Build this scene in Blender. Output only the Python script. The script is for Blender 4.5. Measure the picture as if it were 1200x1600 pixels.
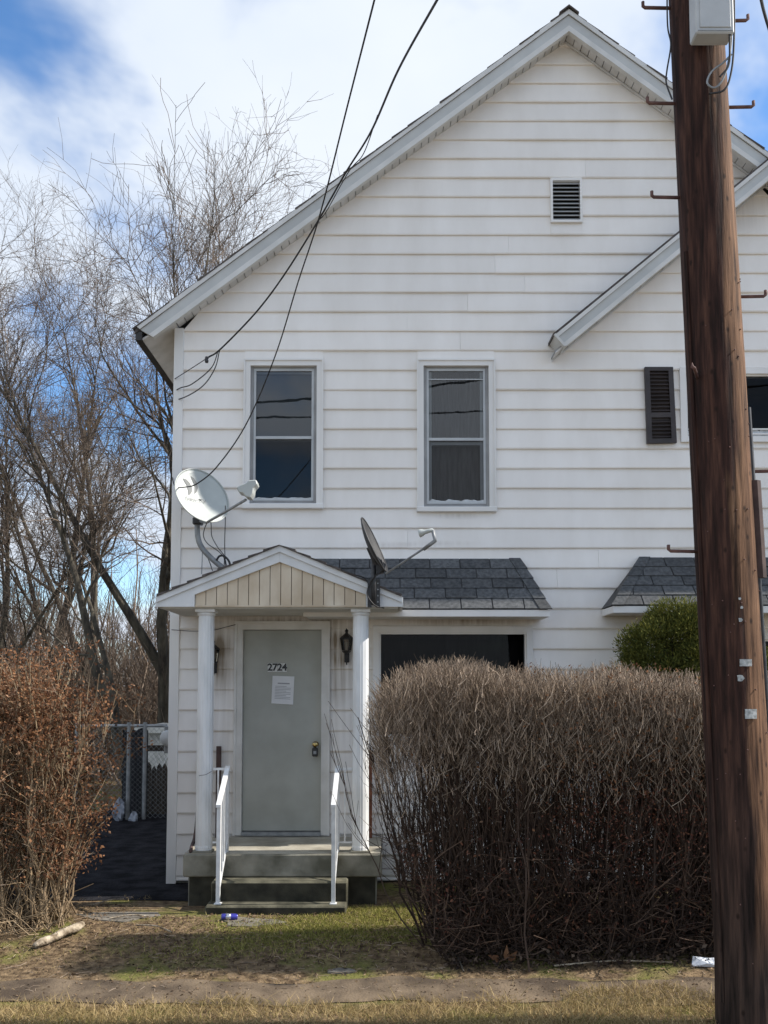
import bpy, bmesh, math, random
import numpy as np
from mathutils import Vector, Matrix, Euler
R = math.radians
random.seed(7)
rng = np.random.default_rng(11)
scene = bpy.context.scene
for o in list(bpy.data.objects): bpy.data.objects.remove(o)

# ---------------------------------------------------------------- camera
FPX, D, CZ, PITCH, PPY = 1425.0, 9.13, 1.95, R(3.7), 978.0
cam_d = bpy.data.cameras.new('camera'); cam = bpy.data.objects.new('camera', cam_d)
scene.collection.objects.link(cam); scene.camera = cam
cam.location = (0, -D, CZ); cam.rotation_euler = (math.pi/2 + PITCH, 0, 0)
cam_d.sensor_width = 36; cam_d.lens = FPX/1600*36
cam_d.shift_y = (PPY-800)/1600
cam_d.clip_end = 2000
scene.render.resolution_x, scene.render.resolution_y = 768, 1024

# ---------------------------------------------------------------- sky
SUN_AZ, SUN_EL = 1.7, 41.0          # degrees behind the facade plane (from +x), elevation
az, el = R(SUN_AZ), R(SUN_EL)
sdir = Vector((math.cos(el)*math.cos(az), math.cos(el)*math.sin(az), math.sin(el)))
w = bpy.data.worlds.new('World'); scene.world = w; w.use_nodes = True
nt = w.node_tree; N = nt.nodes; L = nt.links; N.clear()
out = N.new('ShaderNodeOutputWorld'); bg = N.new('ShaderNodeBackground'); bg.inputs[1].default_value = 0.15
sky = N.new('ShaderNodeTexSky'); sky.sky_type = 'NISHITA'; sky.sun_disc = False
sky.sun_elevation = el; sky.sun_rotation = math.atan2(sdir.x, sdir.y)
sky.air_density = 1.0; sky.dust_density = 0.15; sky.ozone_density = 4.0
tc = N.new('ShaderNodeTexCoord')
sep = N.new('ShaderNodeSeparateXYZ'); L.new(tc.outputs['Generated'], sep.inputs[0])
mx = N.new('ShaderNodeMath'); mx.operation = 'MAXIMUM'; mx.inputs[1].default_value = 0.0; L.new(sep.outputs[2], mx.inputs[0])
ad = N.new('ShaderNodeMath'); ad.operation = 'ADD'; ad.inputs[1].default_value = 0.35; L.new(mx.outputs[0], ad.inputs[0])
dx = N.new('ShaderNodeMath'); dx.operation = 'DIVIDE'; L.new(sep.outputs[0], dx.inputs[0]); L.new(ad.outputs[0], dx.inputs[1])
dy = N.new('ShaderNodeMath'); dy.operation = 'DIVIDE'; L.new(sep.outputs[1], dy.inputs[0]); L.new(ad.outputs[0], dy.inputs[1])
cb = N.new('ShaderNodeCombineXYZ'); L.new(dx.outputs[0], cb.inputs[0]); L.new(dy.outputs[0], cb.inputs[1])
mp = N.new('ShaderNodeMapping'); L.new(cb.outputs[0], mp.inputs[0])
CLOUD_OFF = (-1.64, -49.556, 0.0915)
mp.inputs['Location'].default_value = CLOUD_OFF
nz = N.new('ShaderNodeTexNoise'); nz.inputs['Scale'].default_value = 1.7; nz.inputs['Detail'].default_value = 6
nz.inputs['Roughness'].default_value = 0.56; nz.inputs['Distortion'].default_value = 0.25
L.new(mp.outputs[0], nz.inputs['Vector'])
rp = N.new('ShaderNodeValToRGB'); rp.color_ramp.elements[0].position = 0.36; rp.color_ramp.elements[1].position = 0.53
rp.color_ramp.interpolation = 'EASE'
L.new(nz.outputs[0], rp.inputs[0])
nz2 = N.new('ShaderNodeTexNoise'); nz2.inputs['Scale'].default_value = 2.2; nz2.inputs['Detail'].default_value = 5
L.new(mp.outputs[0], nz2.inputs['Vector'])
rp2 = N.new('ShaderNodeValToRGB'); rp2.color_ramp.elements[0].position = 0.3; rp2.color_ramp.elements[1].position = 0.72
rp2.color_ramp.elements[0].color = (3.1, 3.55, 4.25, 1); rp2.color_ramp.elements[1].color = (4.15, 4.4, 4.75, 1)
L.new(nz2.outputs[0], rp2.inputs[0])
mixc = N.new('ShaderNodeMix'); mixc.data_type = 'RGBA'
hs = N.new('ShaderNodeHueSaturation'); hs.inputs['Saturation'].default_value = 1.12; hs.inputs['Value'].default_value = 1.0; L.new(sky.outputs[0], hs.inputs['Color'])
L.new(rp.outputs[0], mixc.inputs[0]); L.new(hs.outputs[0], mixc.inputs[6]); L.new(rp2.outputs[0], mixc.inputs[7])
L.new(mixc.outputs[2], bg.inputs[0]); L.new(bg.outputs[0], out.inputs[0])

sd = bpy.data.lights.new('sun', 'SUN'); sd.energy = 4.5; sd.angle = R(0.55); sd.color = (1.0, 0.94, 0.86)
sun = bpy.data.objects.new('sun', sd); scene.collection.objects.link(sun)
sun.rotation_euler = (-sdir).to_track_quat('-Z', 'Y').to_euler()
sun.location = (8, 2, 10)
vs = scene.view_settings; vs.view_transform = 'Standard'; vs.look = 'None'; vs.exposure = 0.6; vs.gamma = 1.0; vs.use_curve_mapping = False

# ---------------------------------------------------------------- helpers
CP, SP = math.cos(PITCH), math.sin(PITCH)
def P(px, py, Y):
    """point of the plane y=Y that the lens sees at photo coordinate (px,py)"""
    u = (px-600)/FPX; v = (PPY-py)/FPX
    d = Vector((u, CP - v*SP, SP + v*CP))
    t = (Y + D)/d.y
    return Vector((0, -D, CZ)) + d*t
def X(px, Y, py=1070): return P(px, py, Y).x
def Zc(py, Y, px=600): return P(px, py, Y).z

WL = {}
def link(o, parent, c):
    scene.collection.objects.link(o)
    if parent is not None:
        o.parent = parent; o.location = c - WL[parent.name]
    else: o.location = c
    WL[o.name] = Vector(c)
    return o
def tag(o, label, cat, group=None):
    o['label'] = label; o['category'] = cat
    if group: o['group'] = group
    return o
def thing(name, loc, label, cat, group=None):
    o = bpy.data.objects.new(name, None); o.empty_display_size = 0.2
    link(o, None, Vector(loc)); return tag(o, label, cat, group)
def mesh_obj(name, verts, faces, mat, parent=None, smooth=False, bevel=0.0):
    verts = [Vector(v) for v in verts]
    mn = Vector([min(v[i] for v in verts) for i in range(3)]); mx_ = Vector([max(v[i] for v in verts) for i in range(3)])
    c = (mn+mx_)/2
    me = bpy.data.meshes.new(name); me.from_pydata([v-c for v in verts], [], faces)
    bm = bmesh.new(); bm.from_mesh(me)
    bmesh.ops.recalc_face_normals(bm, faces=bm.faces)
    if bevel > 0: bmesh.ops.bevel(bm, geom=list(bm.edges), offset=bevel, segments=1, affect='EDGES', clamp_overlap=True)
    bm.to_mesh(me); bm.free()
    if smooth: me.polygons.foreach_set('use_smooth', [True]*len(me.polygons))
    me.materials.append(mat)
    return link(bpy.data.objects.new(name, me), parent, c)
def box(name, x0, x1, y0, y1, z0, z1, mat, parent=None, bevel=0.0):
    v = [(x, y, z) for z in (z0, z1) for y in (y0, y1) for x in (x0, x1)]
    f = [(0,1,3,2), (4,6,7,5), (0,4,5,1), (2,3,7,6), (0,2,6,4), (1,5,7,3)]
    return mesh_obj(name, v, f, mat, parent, bevel=bevel)
def prism(name, pts, y0, y1, mat, parent=None, bevel=0.0):
    """polygon of (x,z) points pushed through y0..y1"""
    n = len(pts)
    v = [(p[0], y0, p[1]) for p in pts] + [(p[0], y1, p[1]) for p in pts]
    f = [tuple(range(n)), tuple(range(2*n-1, n-1, -1))] + [(i, (i+1) % n, n+(i+1) % n, n+i) for i in range(n)]
    return mesh_obj(name, v, f, mat, parent, bevel=bevel)
def slab(name, pts, thick, mat, parent=None, bevel=0.0):
    """a flat 3-D polygon thickened along its normal"""
    pts = [Vector(p) for p in pts]; n = len(pts)
    nr = (pts[1]-pts[0]).cross(pts[2]-pts[0]).normalized()*thick
    v = pts + [p+nr for p in pts]
    f = [tuple(range(n)), tuple(range(2*n-1, n-1, -1))] + [(i, (i+1) % n, n+(i+1) % n, n+i) for i in range(n)]
    return mesh_obj(name, v, f, mat, parent, bevel=bevel)
def boxes(name, lst, mat, parent=None):
    v, f = [], []
    for (x0, x1, y0, y1, z0, z1) in lst:
        b = len(v); v += [(x, y, z) for z in (z0, z1) for y in (y0, y1) for x in (x0, x1)]
        f += [tuple(b+i for i in q) for q in [(0,1,3,2), (4,6,7,5), (0,4,5,1), (2,3,7,6), (0,2,6,4), (1,5,7,3)]]
    return mesh_obj(name, v, f, mat, parent)
def raw_mesh(name, V, F, mat, parent=None, base=None, smooth=False):
    """numpy verts (n,3) and quads (m,4)"""
    V = np.asarray(V, dtype=np.float32).reshape(-1, 3); F = np.asarray(F, dtype=np.int32)
    c = Vector(base) if base is not None else Vector(((V.min(0)+V.max(0))/2).tolist())
    V = V - np.array(c, dtype=np.float32)
    me = bpy.data.meshes.new(name); k = F.shape[1]
    me.vertices.add(len(V)); me.vertices.foreach_set('co', V.ravel())
    me.loops.add(F.size); me.loops.foreach_set('vertex_index', F.ravel())
    me.polygons.add(len(F)); me.polygons.foreach_set('loop_start', np.arange(0, F.size, k, dtype=np.int32))
    if smooth: me.polygons.foreach_set('use_smooth', np.ones(len(F), dtype=bool))
    me.update(calc_edges=True); me.materials.append(mat)
    return link(bpy.data.objects.new(name, me), parent, c)
def norm(a): return a/np.maximum(np.linalg.norm(a, axis=-1, keepdims=True), 1e-9)
def tubes_vf(Pt, Rd, n):
    """(m,k,3) centre lines and (m,k) radii -> verts, quads"""
    m, k, _ = Pt.shape
    T = np.empty_like(Pt); T[:, 1:-1] = Pt[:, 2:]-Pt[:, :-2]; T[:, 0] = Pt[:, 1]-Pt[:, 0]; T[:, -1] = Pt[:, -1]-Pt[:, -2]
    T = norm(T); ref = np.zeros((m, 1, 3)); mean = norm(Pt[:, -1]-Pt[:, 0])
    ax = np.argmin(np.abs(mean), axis=1); ref[np.arange(m), 0, ax] = 1
    U = norm(np.cross(T, np.broadcast_to(ref, T.shape))); W = np.cross(T, U)
    a = np.arange(n)*2*np.pi/n
    V = Pt[:, :, None]+Rd[:, :, None, None]*(np.cos(a)[:, None]*U[:, :, None]+np.sin(a)[:, None]*W[:, :, None])
    idx = np.arange(m*k*n).reshape(m, k, n)
    i0 = idx[:, :-1]; i1 = idx[:, 1:]
    F = np.stack([i0, np.roll(i0, -1, 2), np.roll(i1, -1, 2), i1], -1).reshape(-1, 4)
    return V.reshape(-1, 3), F
def merge(parts):
    Vs, Fs, o = [], [], 0
    for V, F in parts: Vs.append(V); Fs.append(F+o); o += len(V)
    return np.concatenate(Vs), np.concatenate(Fs)
def tube(name, pts, r, mat, parent=None, n=8, base=None, caps=False):
    Pt = np.array([tuple(p) for p in pts], dtype=float)[None]
    Rd = np.full((1, Pt.shape[1]), r) if not hasattr(r, '__len__') else np.array(r, dtype=float)[None]
    if caps:
        Pt = np.concatenate([Pt[:, :1], Pt, Pt[:, -1:]], 1); Rd = np.concatenate([Rd[:, :1]*0.01, Rd, Rd[:, -1:]*0.01], 1)
        d0 = norm(Pt[:, 2]-Pt[:, 1]); Pt[:, 0] -= d0*1e-4; d1 = norm(Pt[:, -2]-Pt[:, -3]); Pt[:, -1] += d1*1e-4
    V, F = tubes_vf(Pt, Rd, n)
    return raw_mesh(name, V, F, mat, parent, base, smooth=True)
def spline(pts, k=24):
    """Catmull-Rom through 3-D points"""
    p = [np.array(tuple(q), dtype=float) for q in pts]; p = [2*p[0]-p[1]]+p+[2*p[-1]-p[-2]]
    outp = []
    for i in range(1, len(p)-2):
        for t in np.linspace(0, 1, k, endpoint=False):
            outp.append(0.5*((2*p[i])+(-p[i-1]+p[i+1])*t+(2*p[i-1]-5*p[i]+4*p[i+1]-p[i+2])*t*t+(-p[i-1]+3*p[i]-3*p[i+1]+p[i+2])*t**3))
    outp.append(p[-2]); return outp
def lathe(name, prof, mat, parent, loc, n=20, axis=Vector((0,0,1)), smooth=True):
    """profile of (radius,height) turned about axis at loc"""
    q = Vector((0,0,1)).rotation_difference(axis); V, F = [], []
    for (r, h) in prof:
        for i in range(n):
            a = 2*math.pi*i/n; V.append(Vector(loc)+q @ Vector((r*math.cos(a), r*math.sin(a), h)))
    for j in range(len(prof)-1):
        for i in range(n): F.append((j*n+i, j*n+(i+1) % n, (j+1)*n+(i+1) % n, (j+1)*n+i))
    return mesh_obj(name, V, F, mat, parent, smooth=smooth)
def ribbons_vf(base, dirs, length, width, bend):
    """tapered blades: base (m,3), unit dirs, length, width, bend vector (m,3)"""
    m = len(base); side = norm(np.cross(dirs, rng.normal(size=(m, 3))))
    p1 = base+dirs*length[:, None]*0.55+bend*0.25; p2 = base+dirs*length[:, None]+bend
    s = side*width[:, None]*0.5
    V = np.stack([base-s, base+s, p1+s*0.8, p1-s*0.8, p2+s*0.12, p2-s*0.12], 1)
    i = np.arange(m)[:, None]*6
    F = np.concatenate([i+np.array([[0,1,2,3]]), i+np.array([[3,2,4,5]])])
    return V.reshape(-1, 3), F
def leaves_vf(c, d, nrm, length, width):
    """small folded leaves: two quads each"""
    s = norm(np.cross(d, nrm)); n2 = norm(np.cross(s, d)); l = length[:, None]; wd = width[:, None]
    a = c; b = c+d*l; m1 = c+d*l*0.45+s*wd*0.5+n2*wd*0.22; m2 = c+d*l*0.45-s*wd*0.5+n2*wd*0.22; q = c+d*l*0.5
    V = np.stack([a, m1, b, q, m2], 1); i = np.arange(len(c))[:, None]*5
    F = np.concatenate([i+np.array([[0,1,2,3]]), i+np.array([[0,3,2,4]])])
    return V.reshape(-1, 3), F
def sphere_dirs(m): return norm(rng.normal(size=(m, 3)))
def grow(Pp, Rp, nper, t0, t1, len0, len1, ang0, ang1, k, rr, rmin, up=0.3, wob=0.12, taper=0.25, lenmul=None):
    """children of polylines Pp (m,k,3): returns (M,k,3),(M,k)"""
    m, kp, _ = Pp.shape
    idx = np.repeat(np.arange(m), nper); M = len(idx)
    t = rng.uniform(t0, t1, M)*(kp-1); i = np.minimum(t.astype(int), kp-2); f = (t-i)[:, None]
    p0 = Pp[idx, i]*(1-f)+Pp[idx, i+1]*f; T = norm(Pp[idx, i+1]-Pp[idx, i])
    r0 = (Rp[idx, i]*(1-f[:, 0])+Rp[idx, i+1]*f[:, 0])*rr
    perp = norm(np.cross(T, sphere_dirs(M))); a = rng.uniform(ang0, ang1, M)[:, None]
    d = norm(np.cos(a)*T+np.sin(a)*perp+np.array([0, 0, up*0.5]))
    ln = rng.uniform(len0, len1, M)
    if lenmul is not None: ln = ln*lenmul(t/(kp-1))
    pts = [p0]; step = (ln/(k-1))[:, None]
    for j in range(k-1):
        d = norm(d+rng.normal(size=(M, 3))*wob+np.array([0, 0, up*0.22])); pts.append(pts[-1]+d*step)
    Pc = np.stack(pts, 1); r0 = np.maximum(r0, rmin)
    Rc = r0[:, None]*np.linspace(1, taper, k)[None]; Rc = np.maximum(Rc, rmin*0.6)
    return Pc, Rc
# ---- ground height
def gz(x, y):
    x = np.asarray(x, dtype=float); y = np.asarray(y, dtype=float)
    h = 0.012*np.sin(1.7*x+0.6)*np.cos(1.3*y)+0.008*np.sin(4.1*x+1.0)*np.sin(3.7*y+0.4)
    h = h+0.05*np.clip((-3.4-y)/0.5, 0, 1)+0.10*np.exp(-((x-1.6)/2.0)**2-((y+2.0)/0.8)**2)
    h = h-0.02*np.exp(-((x+1.0)/1.0)**2-((y+2.1)/0.35)**2)
    return h

# ---------------------------------------------------------------- materials
def mat_new(name):
    m = bpy.data.materials.new(name); m.use_nodes = True
    nt = m.node_tree; b = nt.nodes['Principled BSDF']; return m, nt, b
def rgb(c): return (c[0], c[1], c[2], 1)
def pmat(name, c1, c2=None, rough=0.6, scale=8.0, bump=0.0, bscale=None, metal=0.0, stretch=None, spec=0.5, island=0.0, objrand=0.0, detail=6, contrast=(0.35, 0.65), bdist=0.01):
    """colour mottled between c1 and c2 by noise over world position"""
    m, nt, b = mat_new(name); N = nt.nodes; L = nt.links
    b.inputs['Roughness'].default_value = rough; b.inputs['Metallic'].default_value = metal
    b.inputs['Specular IOR Level'].default_value = spec
    g = N.new('ShaderNodeNewGeometry'); vec = g.outputs['Position']
    if stretch:
        mp = N.new('ShaderNodeMapping'); mp.inputs['Scale'].default_value = stretch; L.new(vec, mp.inputs[0]); vec = mp.outputs[0]
    col = None
    if c2 is not None:
        nz = N.new('ShaderNodeTexNoise'); nz.inputs['Scale'].default_value = scale; nz.inputs['Detail'].default_value = detail
        L.new(vec, nz.inputs['Vector'])
        r = N.new('ShaderNodeValToRGB'); r.color_ramp.elements[0].position, r.color_ramp.elements[1].position = contrast
        r.color_ramp.elements[0].color = rgb(c1); r.color_ramp.elements[1].color = rgb(c2); L.new(nz.outputs[0], r.inputs[0]); col = r.outputs[0]
    else:
        v = N.new('ShaderNodeRGB'); v.outputs[0].default_value = rgb(c1); col = v.outputs[0]
    for amt, src in ((island, g.outputs['Random Per Island']), (objrand, None)):
        if amt > 0:
            if src is None:
                oi = N.new('ShaderNodeObjectInfo'); src = oi.outputs['Random']
            mr = N.new('ShaderNodeMapRange'); mr.inputs['To Min'].default_value = 1-amt; mr.inputs['To Max'].default_value = 1+amt; L.new(src, mr.inputs[0])
            vm = N.new('ShaderNodeVectorMath'); vm.operation = 'SCALE'; L.new(col, vm.inputs[0]); L.new(mr.outputs[0], vm.inputs['Scale']); col = vm.outputs[0]
    L.new(col, b.inputs['Base Color'])
    if bump > 0:
        nb = N.new('ShaderNodeTexNoise'); nb.inputs['Scale'].default_value = bscale or scale*4; nb.inputs['Detail'].default_value = 5; L.new(vec, nb.inputs['Vector'])
        bp = N.new('ShaderNodeBump'); bp.inputs['Strength'].default_value = bump; bp.inputs['Distance'].default_value = bdist; L.new(nb.outputs[0], bp.inputs['Height']); L.new(bp.outputs[0], b.inputs['Normal'])
    return m
def ramp_mat(name, cols, rough=0.8, trans=0.0, spec=0.2, noise_mix=0.0):
    """each separate blade, leaf or twig takes one of the colours"""
    m, nt, b = mat_new(name); N = nt.nodes; L = nt.links
    b.inputs['Roughness'].default_value = rough; b.inputs['Specular IOR Level'].default_value = spec
    g = N.new('ShaderNodeNewGeometry'); r = N.new('ShaderNodeValToRGB'); els = r.color_ramp.elements
    while len(els) < len(cols): els.new(0.5)
    for i, (p, c) in enumerate(cols): els[i].position = p; els[i].color = rgb(c)
    src = g.outputs['Random Per Island']
    if noise_mix > 0:
        nz = N.new('ShaderNodeTexNoise'); nz.inputs['Scale'].default_value = 2.2; nz.inputs['Detail'].default_value = 3; L.new(g.outputs['Position'], nz.inputs['Vector'])
        mr = N.new('ShaderNodeMapRange'); mr.inputs[1].default_value = 0.3; mr.inputs[2].default_value = 0.7; L.new(nz.outputs[0], mr.inputs[0])
        mi = N.new('ShaderNodeMix'); mi.inputs[0].default_value = noise_mix; L.new(src, mi.inputs[2]); L.new(mr.outputs[0], mi.inputs[3]); src = mi.outputs[0]
    L.new(src, r.inputs[0]); L.new(r.outputs[0], b.inputs['Base Color'])
    if trans > 0:
        tr = N.new('ShaderNodeBsdfTranslucent'); L.new(r.outputs[0], tr.inputs[0]); ms = N.new('ShaderNodeMixShader'); ms.inputs[0].default_value = trans
        L.new(b.outputs[0], ms.inputs[1]); L.new(tr.outputs[0], ms.inputs[2]); L.new(ms.outputs[0], nt.nodes['Material Output'].inputs[0])
    return m
def siding_mat(name, base, stains):
    """painted boards; stains = (x,z,rx,rz,amount) blotches of brown dirt on the wall"""
    m, nt, b = mat_new(name); N = nt.nodes; L = nt.links
    b.inputs['Roughness'].default_value = 0.5; b.inputs['Specular IOR Level'].default_value = 0.35
    g = N.new('ShaderNodeNewGeometry'); sp = N.new('ShaderNodeSeparateXYZ'); L.new(g.outputs['Position'], sp.inputs[0])
    oi = N.new('ShaderNodeObjectInfo')
    mr = N.new('ShaderNodeMapRange'); mr.inputs['To Min'].default_value = 0.955; mr.inputs['To Max'].default_value = 1.02; L.new(oi.outputs['Random'], mr.inputs[0])
    mp = N.new('ShaderNodeMapping'); mp.inputs['Scale'].default_value = (1.6, 1, 0.5); L.new(g.outputs['Position'], mp.inputs[0])
    nz = N.new('ShaderNodeTexNoise'); nz.inputs['Scale'].default_value = 1.3; nz.inputs['Detail'].default_value = 7; nz.inputs['Roughness'].default_value = 0.62; L.new(mp.outputs[0], nz.inputs['Vector'])
    r = N.new('ShaderNodeValToRGB'); r.color_ramp.elements[0].position = 0.3; r.color_ramp.elements[1].position = 0.62
    r.color_ramp.elements[0].color = rgb([base[0]*0.89, base[1]*0.88, base[2]*0.865]); r.color_ramp.elements[1].color = rgb(base); L.new(nz.outputs[0], r.inputs[0])
    vm = N.new('ShaderNodeVectorMath'); vm.operation = 'SCALE'; L.new(r.outputs[0], vm.inputs[0]); L.new(mr.outputs[0], vm.inputs['Scale']); col = vm.outputs[0]
    # fine vertical streaks of rain dirt
    mp2 = N.new('ShaderNodeMapping'); mp2.inputs['Scale'].default_value = (26, 1, 1.1); L.new(g.outputs['Position'], mp2.inputs[0])
    ns = N.new('ShaderNodeTexNoise'); ns.inputs['Scale'].default_value = 1.0; ns.inputs['Detail'].default_value = 4; L.new(mp2.outputs[0], ns.inputs['Vector'])
    tot = None
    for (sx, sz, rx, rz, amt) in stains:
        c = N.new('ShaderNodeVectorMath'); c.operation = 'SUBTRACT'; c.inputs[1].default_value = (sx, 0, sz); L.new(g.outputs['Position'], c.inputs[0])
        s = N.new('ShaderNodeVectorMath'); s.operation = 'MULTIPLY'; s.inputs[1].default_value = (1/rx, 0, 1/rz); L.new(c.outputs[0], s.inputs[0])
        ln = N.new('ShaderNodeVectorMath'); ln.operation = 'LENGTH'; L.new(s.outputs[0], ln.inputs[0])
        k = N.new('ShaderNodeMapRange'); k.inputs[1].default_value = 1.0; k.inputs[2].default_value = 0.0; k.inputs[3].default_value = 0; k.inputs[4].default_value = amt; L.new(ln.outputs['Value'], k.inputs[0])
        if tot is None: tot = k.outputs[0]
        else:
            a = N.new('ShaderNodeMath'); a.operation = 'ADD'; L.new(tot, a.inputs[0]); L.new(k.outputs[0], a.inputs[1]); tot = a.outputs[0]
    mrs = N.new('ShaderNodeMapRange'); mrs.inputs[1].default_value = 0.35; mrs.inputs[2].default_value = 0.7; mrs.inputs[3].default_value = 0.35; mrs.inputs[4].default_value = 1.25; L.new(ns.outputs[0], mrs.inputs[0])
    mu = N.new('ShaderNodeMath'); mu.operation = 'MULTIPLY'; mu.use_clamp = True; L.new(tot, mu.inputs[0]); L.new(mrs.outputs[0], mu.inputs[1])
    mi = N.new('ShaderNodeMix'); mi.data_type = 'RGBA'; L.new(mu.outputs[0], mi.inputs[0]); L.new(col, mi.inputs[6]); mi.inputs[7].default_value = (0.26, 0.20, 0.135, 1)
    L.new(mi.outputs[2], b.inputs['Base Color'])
    nb = N.new('ShaderNodeTexNoise'); nb.inputs['Scale'].default_value = 3.0; nb.inputs['Detail'].default_value = 2; L.new(g.outputs['Position'], nb.inputs['Vector'])
    bp = N.new('ShaderNodeBump'); bp.inputs['Strength'].default_value = 0.25; bp.inputs['Distance'].default_value = 0.02; L.new(nb.outputs[0], bp.inputs['Height']); L.new(bp.outputs[0], b.inputs['Normal'])
    return m
def glass_mat(name, ior=1.9, tint=(0.75, 0.8, 0.82), rough=0.0):
    m, nt, b = mat_new(name); N = nt.nodes; L = nt.links; N.remove(b)
    t = N.new('ShaderNodeBsdfTransparent'); t.inputs[0].default_value = rgb(tint); gl = N.new('ShaderNodeBsdfGlossy'); gl.inputs['Roughness'].default_value = rough
    fr = N.new('ShaderNodeFresnel'); fr.inputs[0].default_value = ior; ms = N.new('ShaderNodeMixShader'); L.new(fr.outputs[0], ms.inputs[0]); L.new(t.outputs[0], ms.inputs[1]); L.new(gl.outputs[0], ms.inputs[2])
    g = N.new('ShaderNodeNewGeometry'); nb = N.new('ShaderNodeTexNoise'); nb.inputs['Scale'].default_value = 2.5; L.new(g.outputs['Position'], nb.inputs['Vector'])
    bp = N.new('ShaderNodeBump'); bp.inputs['Strength'].default_value = 0.03; bp.inputs['Distance'].default_value = 0.02; L.new(nb.outputs[0], bp.inputs['Height']); L.new(bp.outputs[0], gl.inputs['Normal'])
    L.new(ms.outputs[0], N['Material Output'].inputs[0]); return m
lant = (X(541, -0.1), Zc(1020, -0.1)); lant2 = (X(338, -0.1), Zc(1025, -0.1))
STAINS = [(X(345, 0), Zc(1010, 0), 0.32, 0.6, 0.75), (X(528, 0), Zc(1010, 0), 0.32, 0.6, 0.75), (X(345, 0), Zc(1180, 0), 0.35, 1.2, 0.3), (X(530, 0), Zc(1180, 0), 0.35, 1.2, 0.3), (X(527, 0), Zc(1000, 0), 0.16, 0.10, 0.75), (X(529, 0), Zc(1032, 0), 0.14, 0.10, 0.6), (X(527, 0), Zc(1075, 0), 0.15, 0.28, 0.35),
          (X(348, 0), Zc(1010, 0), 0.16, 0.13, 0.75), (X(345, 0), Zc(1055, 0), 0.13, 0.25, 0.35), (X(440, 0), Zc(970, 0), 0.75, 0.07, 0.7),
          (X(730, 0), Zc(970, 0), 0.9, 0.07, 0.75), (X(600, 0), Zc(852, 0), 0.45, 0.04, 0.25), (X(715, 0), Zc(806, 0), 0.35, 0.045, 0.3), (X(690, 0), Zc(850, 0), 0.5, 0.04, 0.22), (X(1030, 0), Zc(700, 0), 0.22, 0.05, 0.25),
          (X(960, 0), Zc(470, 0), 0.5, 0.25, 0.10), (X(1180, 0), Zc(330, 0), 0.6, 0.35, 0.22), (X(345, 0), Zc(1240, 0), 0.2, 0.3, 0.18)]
M = {}
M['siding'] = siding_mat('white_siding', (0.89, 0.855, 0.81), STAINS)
M['trim'] = pmat('white_trim', (0.72, 0.705, 0.675), (0.82, 0.80, 0.77), rough=0.45, scale=3, bump=0.05, stretch=(1, 1, 0.4))
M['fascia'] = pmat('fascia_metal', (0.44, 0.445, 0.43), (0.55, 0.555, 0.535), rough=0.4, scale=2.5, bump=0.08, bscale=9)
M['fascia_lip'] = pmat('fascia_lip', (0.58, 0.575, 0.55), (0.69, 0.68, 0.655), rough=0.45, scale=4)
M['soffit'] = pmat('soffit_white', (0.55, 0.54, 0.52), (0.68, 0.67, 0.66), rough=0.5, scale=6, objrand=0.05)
M['dark_eave'] = pmat('dark_eave', (0.022, 0.02, 0.02), (0.045, 0.04, 0.038), rough=0.6)
M['shingle'] = pmat('slate_shingle', (0.062, 0.065, 0.068), (0.112, 0.115, 0.118), rough=0.9, scale=30, bump=0.5, bscale=220, objrand=0.22, spec=0.2)
M['roof_shingle'] = pmat('brown_shingle', (0.06, 0.05, 0.046), (0.11, 0.095, 0.088), rough=0.95, scale=20, bump=0.4, bscale=150, objrand=0.12)
M['porch_trim'] = pmat('porch_white', (0.60, 0.61, 0.61), (0.71, 0.715, 0.71), rough=0.5, scale=5, bump=0.05)
M['pediment'] = pmat('aged_cream_board', (0.50, 0.40, 0.28), (0.67, 0.58, 0.45), rough=0.6, scale=5, objrand=0.05, stretch=(1, 1, 0.5))
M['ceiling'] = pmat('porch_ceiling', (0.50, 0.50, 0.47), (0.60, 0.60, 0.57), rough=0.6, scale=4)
M['column'] = pmat('column_white', (0.62, 0.625, 0.615), (0.78, 0.785, 0.78), rough=0.45, scale=9, bump=.1, stretch=(1, 1, 0.3))
M['door'] = pmat('grey_green_door', (0.30, 0.305, 0.265), (0.385, 0.385, 0.345), rough=0.5, scale=2.4, bump=0.06, detail=9)
M['door_trim'] = pmat('door_casing', (0.55, 0.53, 0.49), (0.68, 0.665, 0.63), rough=0.5, scale=4)
M['win_alu'] = pmat('window_aluminium', (0.42, 0.44, 0.45), (0.50, 0.52, 0.53), rough=0.4, scale=5)
M['win_shadow'] = pmat('window_recess', (0.25, 0.25, 0.25), (0.33, 0.33, 0.33), rough=0.6, scale=5)
M['black'] = pmat('matt_black', (0.012, 0.012, 0.013), (0.02, 0.02, 0.021), rough=0.5)
M['interior'] = pmat('dark_room', (0.015, 0.016, 0.018), (0.03, 0.03, 0.033), rough=0.9, scale=3)
M['room_curtain'] = pmat('dim_curtain', (0.008, 0.008, 0.009), (0.045, 0.043, 0.042), rough=0.95, scale=1.6, stretch=(3, 1, .5), contrast=(.45, .7))
M['sky_sheen'] = pmat('grey_sky_sheen', (0.10, 0.107, 0.115), (0.125, 0.13, 0.14), rough=0.9, scale=2)
M['curtain'] = pmat('dark_curtain', (0.045, 0.045, 0.048), (0.10, 0.10, 0.105), rough=0.9, scale=6, stretch=(6, 1, 0.6))
M['glass'] = glass_mat('glass'); M['glass_mid'] = glass_mat('glass_mid', 1.5, (0.6, 0.62, 0.64)); M['glass_dim'] = glass_mat('glass_dim', 1.27, (0.5, 0.52, 0.54)); M['plastic_film'] = pmat('crumpled_film', (0.42, 0.44, 0.45), (0.62, 0.64, 0.65), rough=0.25, scale=18, bump=0.8, bscale=25)
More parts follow.
